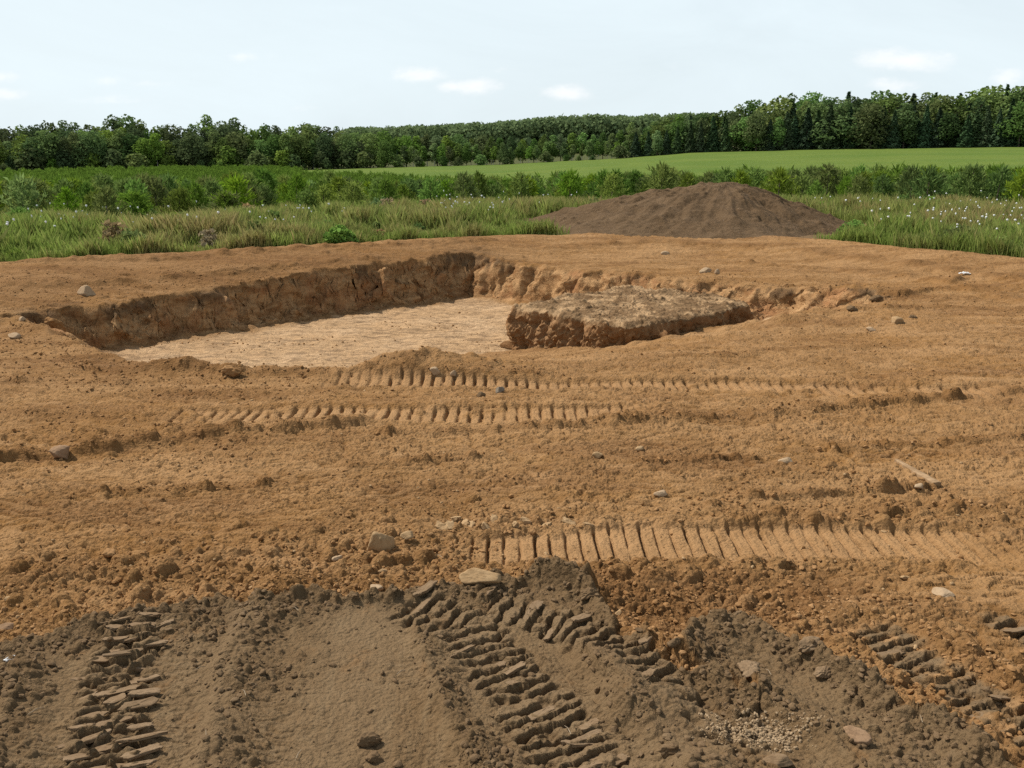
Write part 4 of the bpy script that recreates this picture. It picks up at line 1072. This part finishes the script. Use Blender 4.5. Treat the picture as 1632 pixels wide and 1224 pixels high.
def build_flakes():
    rg = np.random.default_rng(31)
    info = [(0, 62, .95, 'flat plate of dried mud in the left tread print in the topsoil', 'mud plates in the left topsoil print'),
            (1, 22, .75, 'brown mud plate in the curving middle tread print in the topsoil', 'mud plates in the middle topsoil print'),
            (2, 9, .8, 'thick mud plate in the slanting tread print on the topsoil ridge', 'mud plates on the topsoil ridge'),
            (3, 6, .9, 'brown mud plate in the lower right tread print across orange dirt', 'mud plates in the right print'),
            (4, 3, .9, 'small brown mud plate by the right edge above the lower print', 'mud plates by the right edge')]
    for ti, cnt, fill, lab, grp in info:
        cnt = int(cnt * .8)
        pts, wd, pitch, st, _ = TOPTRACKS[ti]
        pts = np.array(pts); seg = np.linalg.norm(np.diff(pts, axis=0), axis=1); s = np.concatenate([[0], np.cumsum(seg)])
        nrow = int(s[-1] / pitch); cells = [(i, k) for i in range(nrow) for k in range(3)]
        rg.shuffle(cells)
        for i, k in cells[:cnt]:
            a = (i + .62) * pitch + rg.normal() * .012; x = np.interp(a, s, pts[:, 0]); y = np.interp(a, s, pts[:, 1])
            q = min(int(np.searchsorted(s, a)) - 1, len(seg) - 1); q = max(q, 0); d = (pts[q + 1] - pts[q]) / seg[q]; nn = np.array([-d[1], d[0]])
            off = (k - 1) * wd * .30 + rg.normal() * .02
            x, y = x + nn[0] * off, y + nn[1] * off
            L = rg.uniform(.08, .20); W = rg.uniform(.026, .055); T = rg.uniform(.004, .008)
            o = link('mud_flake', flake_mesh(rg, M_FLAKE, L, W, T))
            o.location = (x, y, hz1(x, y, .006) + T * rg.uniform(.3, 1.2)); o.rotation_euler = (rg.normal() * .12 - .08, rg.normal() * .10, atan2(nn[1], nn[0]) + .12 + rg.normal() * .15)
            o['label'] = lab; o['category'] = 'mud plate'; o['group'] = grp
    # crumbled plates in a row above the long print
    for px, py in [(715, 842), (738, 838), (757, 838), (776, 848), (795, 838), (820, 845), (842, 835), (868, 842), (905, 830), (935, 838), (700, 850), (728, 828)]:
        x, y = P(px + rg.normal() * 4, py + rg.normal() * 3, 0)
        o = link('mud_flake', flake_mesh(rg, M_STONE_TAN, rg.uniform(.07, .11), rg.uniform(.04, .07), rg.uniform(.01, .018)))
        o.location = (x, y, hz1(x, y, .01) + .018); o.rotation_euler = (rg.normal() * .45, rg.normal() * .4, rg.uniform(0, 3.1))
        o['label'] = 'tilted tan plate of broken crust in the row above the long tread print'; o['category'] = 'mud plate'; o['group'] = 'crust plates above the long print'
build_flakes()

def build_crumbs():
    """loose crumbs nobody could count: one object per soil"""
    rg = np.random.default_rng(41)
    for name, mat, n, zone in (('soil_crumbs', M_CLOD_ORANGE, 15000, 'dirt'), ('topsoil_crumbs', M_CLOD_DARK, 7000, 'top'), ('stone_chips', M_STONE_TAN, 700, 'dirt')):
        m = n * 4
        az = rg.uniform(radians(-33), radians(33), m)
        r = 2.7 + (6 - 2.7) * rg.uniform(0, 1, m) if zone == 'top' else 3.9 * (20 / 3.9) ** (rg.uniform(0, 1, m) ** 1.25)
        x, y = r * np.sin(az), r * np.cos(az); T = terrain(x, y, np.full(m, .012) + .0012 * r)
        w = (np.maximum(T['loose'] - .12, 0) + .025) * 1.1 if name != 'stone_chips' else .3 + .4 * T['loose']
        w = w * (T['top'] > .5 if zone == 'top' else T['top'] < .4) * (T['mead'] < .1)
        keep = np.nonzero(rg.uniform(0, 1, m) < w * 1.1)[0][:n]
        x, y, z, r = x[keep], y[keep], T['z'][keep], r[keep]; k = len(x)
        size = .0035 + .014 * rg.uniform(0, 1, k) ** 4 + .0004 * r
        if name == 'stone_chips': size = size * .8
        protos = [rock_verts(ICO1[0], rg, 8, 8, .12) for _ in range(24)]
        pv = np.array(protos)[rg.integers(0, 24, k)]
        a = rg.uniform(0, 6.28, k); c, s = np.cos(a)[:, None], np.sin(a)[:, None]
        sc = size[:, None] * rg.uniform(.6, 1.2, (k, 3))[:, None, 0] if False else None
        ax = size[:, None] * rg.uniform(.7, 1.3, (k, 1)); ay = size[:, None] * rg.uniform(.6, 1.1, (k, 1)); azz = size[:, None] * rg.uniform(.5, .9, (k, 1))
        X = pv[:, :, 0] * ax; Y = pv[:, :, 1] * ay; Z = pv[:, :, 2] * azz
        v = np.stack([X * c - Y * s + x[:, None], X * s + Y * c + y[:, None], Z + z[:, None] + azz * .35], 2)
        nv = pv.shape[1]; f = (ICO1[1][None] + (np.arange(k) * nv)[:, None, None]).reshape(-1, 3)
        me = mesh_np(name, v.reshape(-1, 3), f, [mat], smooth=False); link(name, me, kind='stuff')
        print(name, k)
    # pale gravel patch
    cx, cy = P(1205, 1166, .08); k = 2600
    q = rg.normal(size=(k, 2)) * (.10, .05); x = cx + q[:, 0]; y = cy + q[:, 1]; z = hz(x, y, .006)
    size = .0016 + .0065 * rg.uniform(0, 1, k) ** 4
    pv = np.array([rock_verts(ICO1[0], rg, 8, 8, .12) for _ in range(24)])[rg.integers(0, 24, k)] * size[:, None, None]
    v = pv + np.stack([x, y, z + size * .4 + .012 * np.exp(-(q[:, 0] / .09) ** 2 - (q[:, 1] / .045) ** 2)], 1)[:, None]
    nv = pv.shape[1]; f = (ICO1[1][None] + (np.arange(k) * nv)[:, None, None]).reshape(-1, 3)
    link('gravel', mesh_np('gravel', v.reshape(-1, 3), f, [M_GRAVEL], smooth=False), kind='stuff')
build_crumbs()

def build_small():
    rg = np.random.default_rng(51)
    # weathered plank, half buried
    x0, y0 = P(1428, 738, 0); x1, y1 = P(1492, 780, 0); d = np.array([x1 - x0, y1 - y0]); L = np.hypot(*d); n = 40
    t = np.linspace(0, 1, n); wv = .035 * (1 - .55 * (1 - t) ** 1.5) * (1 + .12 * gn(t * 9, t * 0, 3)); rows = []
    for s, zz in ((-1, -.03), (-1, .0), (-.4, .004), (.4, .004), (1, .0), (1, -.03)):
        zt = .012 + .022 * t + .003 * gn(t * 14, t * 0 + s, 5)
        rows.append(np.stack([(t - .5) * L, wv * s + .004 * gn(t * 12, t * 0 + 3, 4), zt + zz], 1))
    v = np.stack(rows, 1).reshape(-1, 3); f = grid_faces(n, 6)
    caps = np.array([[(n - 1) * 6 + a for a in (0, 1, 4, 5)], [(n - 1) * 6 + a for a in (1, 2, 3, 4)]])
    o = link('wood_plank', mesh_np('wood_plank', v, np.vstack([f, caps]), [M_WOOD], smooth=False)); o['label'] = 'weathered broken plank lying half buried in the dirt, raised at one end'; o['category'] = 'plank'
    o.location = ((x0 + x1) / 2, (y0 + y1) / 2, hz1((x0 + x1) / 2, (y0 + y1) / 2, .02)); o.rotation_euler = (0, 0, atan2(d[1], d[0]))
    # scraps of white litter
    for px, py, w, lab in ((1537, 437, 13, 'crumpled white scrap of litter far out on the dirt lot'), (18, 1053, 14, 'small white scrap of litter on the topsoil by the left edge')):
        x, y = on_ground(px, py); z = hz1(x, y, .02); dep = sqrt(x * x + y * y + 5.0); W = w / F_PX * dep
        n = 12; a, b = np.meshgrid(np.linspace(-.5, .5, n), np.linspace(-.5, .5, n)); rr = 1 + .3 * gn(a * 3, b * 3, 7)
        v = np.stack([a * W * rr, b * W * .55 * rr, W * .22 * (gn(a * 4 + 3, b * 4, 8) + .4) * (1 - (2 * a) ** 2 * .6)], 2).reshape(-1, 3)
        v2 = v - (0, 0, .004); q = grid_faces(n, n); edge = []
        per = [i for i in range(n)] + [i * n + n - 1 for i in range(1, n)] + [(n - 1) * n + i for i in range(n - 2, -1, -1)] + [i * n for i in range(n - 2, 0, -1)]
        for k in range(len(per)): i, j = per[k], per[(k + 1) % len(per)]; edge.append((i, j, j + n * n, i + n * n))
        o = link('litter_scrap', mesh_np('litter_scrap', np.vstack([v, v2]), np.vstack([q, q[:, ::-1] + n * n, edge]), [M_PAPER], smooth=False)); o['label'] = lab; o['category'] = 'litter'
        o.location = (x, y, z + W * .10); o.rotation_euler = (0, 0, rg.uniform(0, 3))
    # straw and twigs lying in the topsoil
    for k, (px, py, ln, ang) in enumerate([(475, 1200, .07, 1.4), (320, 1070, .05, .5), (390, 1120, .05, 2.2), (470, 985, .06, 2.6), (905, 1160, .06, 2.0), (740, 995, .06, .3), (1225, 1065, .05, 1.9), (700, 890, .05, 2.5), (60, 1150, .07, .8), (1465, 1170, .05, 1.4), (330, 1195, .06, 1.9), (640, 1075, .05, .6)]):
        x, y = P(px, py, .06); c, s = cos(ang), sin(ang)
        v, f = tube([(-c * ln / 2, -s * ln / 2, 0), (0, .006, .008), (c * ln / 2, s * ln / 2, .004)], [.0016, .0018, .0009], 5)
        o = link('twig', mesh_np('twig', v, f, [M_TWIG])); o.location = (x, y, hz1(x, y, .006) + .006); o['label'] = 'thin pale dry twig lying on the churned soil'; o['category'] = 'twig'; o['group'] = 'dry twigs on the soil'
build_small()
# ------------------------------------------------------------------ sky, sun, camera
SUN_AZ, SUN_EL = atan2(-.86, .42), radians(52)
def build_world():
    w = bpy.data.worlds.new('World'); S.world = w; w.use_nodes = True; nt = w.node_tree; nt.nodes.clear(); b = NB(nt)
    out = b.n('ShaderNodeOutputWorld'); bg = b.n('ShaderNodeBackground'); bg.inputs['Strength'].default_value = .085
    sky = b.n('ShaderNodeTexSky', sky_type='NISHITA'); sky.sun_disc = False; sky.sun_elevation = SUN_EL; sky.sun_rotation = SUN_AZ
    sky.air_density = 1.0; sky.dust_density = 4.0; sky.ozone_density = 1.0; sky.altitude = 300
    vec = b.n('ShaderNodeTexCoord').outputs['Generated']
    sep = b.n('ShaderNodeSeparateXYZ'); b.l(vec, sep.inputs[0])
    X, Y, Z = sep.outputs
    yy = b.math('MAXIMUM', Y, .02); U = b.math('DIVIDE', X, yy); V = b.math('DIVIDE', Z, yy)
    # thin overcast veil: high haze evens the blue out to milky white
    vm = b.n('ShaderNodeMapping'); vm.inputs['Scale'].default_value = (1, 1, 3.2); b.l(vec, vm.inputs[0])
    veil = b.noise(vm.outputs[0], 2.6, 6, .62, .6)
    col = b.mix(b.math('SUBTRACT', b.math('ADD', .88, b.math('MULTIPLY', b.math('SUBTRACT', veil, .5), .32)), b.math('MULTIPLY', b.ramp(Z, .18, .8), .72), clamp=True), sky.outputs[0], (9.8, 11.1, 11.7))
    comb = b.n('ShaderNodeCombineXYZ'); b.l(U, comb.inputs[0]); b.l(b.math('MULTIPLY', V, 2.0), comb.inputs[1])
    nz = b.noise(comb.outputs[0], 26, 6, .62, .2); nz2 = b.noise(comb.outputs[0], 70, 4, .6)
    tot = None
    for px, py, wx, wy, am in ((0, 122, 26, 9, .8), (8, 150, 34, 9, .7), (165, 127, 34, 8, .4), (170, 160, 62, 9, .45), (252, 133, 34, 7, .45), (381, 92, 26, 9, .6), (446, 88, 28, 12, .25), (665, 119, 38, 11, .95), (720, 138, 26, 8, .7), (757, 138, 36, 11, .95), (905, 147, 46, 11, .8), (490, 172, 34, 8, .4), (1440, 96, 64, 15, 1.0), (1427, 134, 36, 11, .7), (1605, 121, 26, 12, .8), (1090, 105, 44, 9, .35), (800, 112, 28, 6, .35)):
        d = ray(px, py); u0 = d[0] / d[1]; v0 = d[2] / d[1]; su = wx / F_PX; sv = wy / F_PX
        du = b.math('DIVIDE', b.math('SUBTRACT', U, u0), su); dv = b.math('DIVIDE', b.math('SUBTRACT', V, v0), sv)
        q = b.math('ADD', b.math('MULTIPLY', du, du), b.math('MULTIPLY', dv, dv))
        e = b.math('MULTIPLY', b.math('POWER', 2.718, b.math('MULTIPLY', q, -.8)), am)
        tot = e if tot is None else b.math('MAXIMUM', tot, e)
    mask = b.math('MULTIPLY', b.ramp(b.math('ADD', tot, b.math('MULTIPLY', b.math('SUBTRACT', nz, .5), 1.6)), .12, 1.15), b.ramp(tot, .04, .35))
    front = b.math('GREATER_THAN', Y, .05)
    col = b.mix(b.math('MULTIPLY', b.math('MULTIPLY', mask, front), .7), col, (12.2, 12.2, 12.2))
    b.l(col, bg.inputs[0]); b.l(bg.outputs[0], out.inputs[0])
build_world()
sun = bpy.data.lights.new('sun', 'SUN'); sun.energy = 5.0; sun.angle = radians(.6); sun.color = (1, .95, .87)
so = bpy.data.objects.new('sun', sun); COL.objects.link(so)
from mathutils import Vector
ds = Vector((sin(SUN_AZ) * cos(SUN_EL), cos(SUN_AZ) * cos(SUN_EL), sin(SUN_EL)))
so.rotation_euler = ds.to_track_quat('Z', 'Y').to_euler(); so.location = ds * 50
cam = bpy.data.cameras.new('camera'); cam.sensor_width = 36; cam.lens = F_PX / 1632 * 36; cam.clip_end = 5000; cam.clip_start = .05
co = bpy.data.objects.new('camera', cam); COL.objects.link(co); co.location = (0, 0, CAMZ); co.rotation_euler = (pi / 2 - PITCH, 0, 0); S.camera = co
S.view_settings.view_transform = 'Standard'; S.view_settings.look = 'None'; S.view_settings.exposure = .08; S.view_settings.gamma = 1
S.cycles.max_bounces = 5; S.cycles.diffuse_bounces = 3; S.cycles.glossy_bounces = 1; S.cycles.transmission_bounces = 3; S.cycles.transparent_max_bounces = 4
S.cycles.use_denoising = False
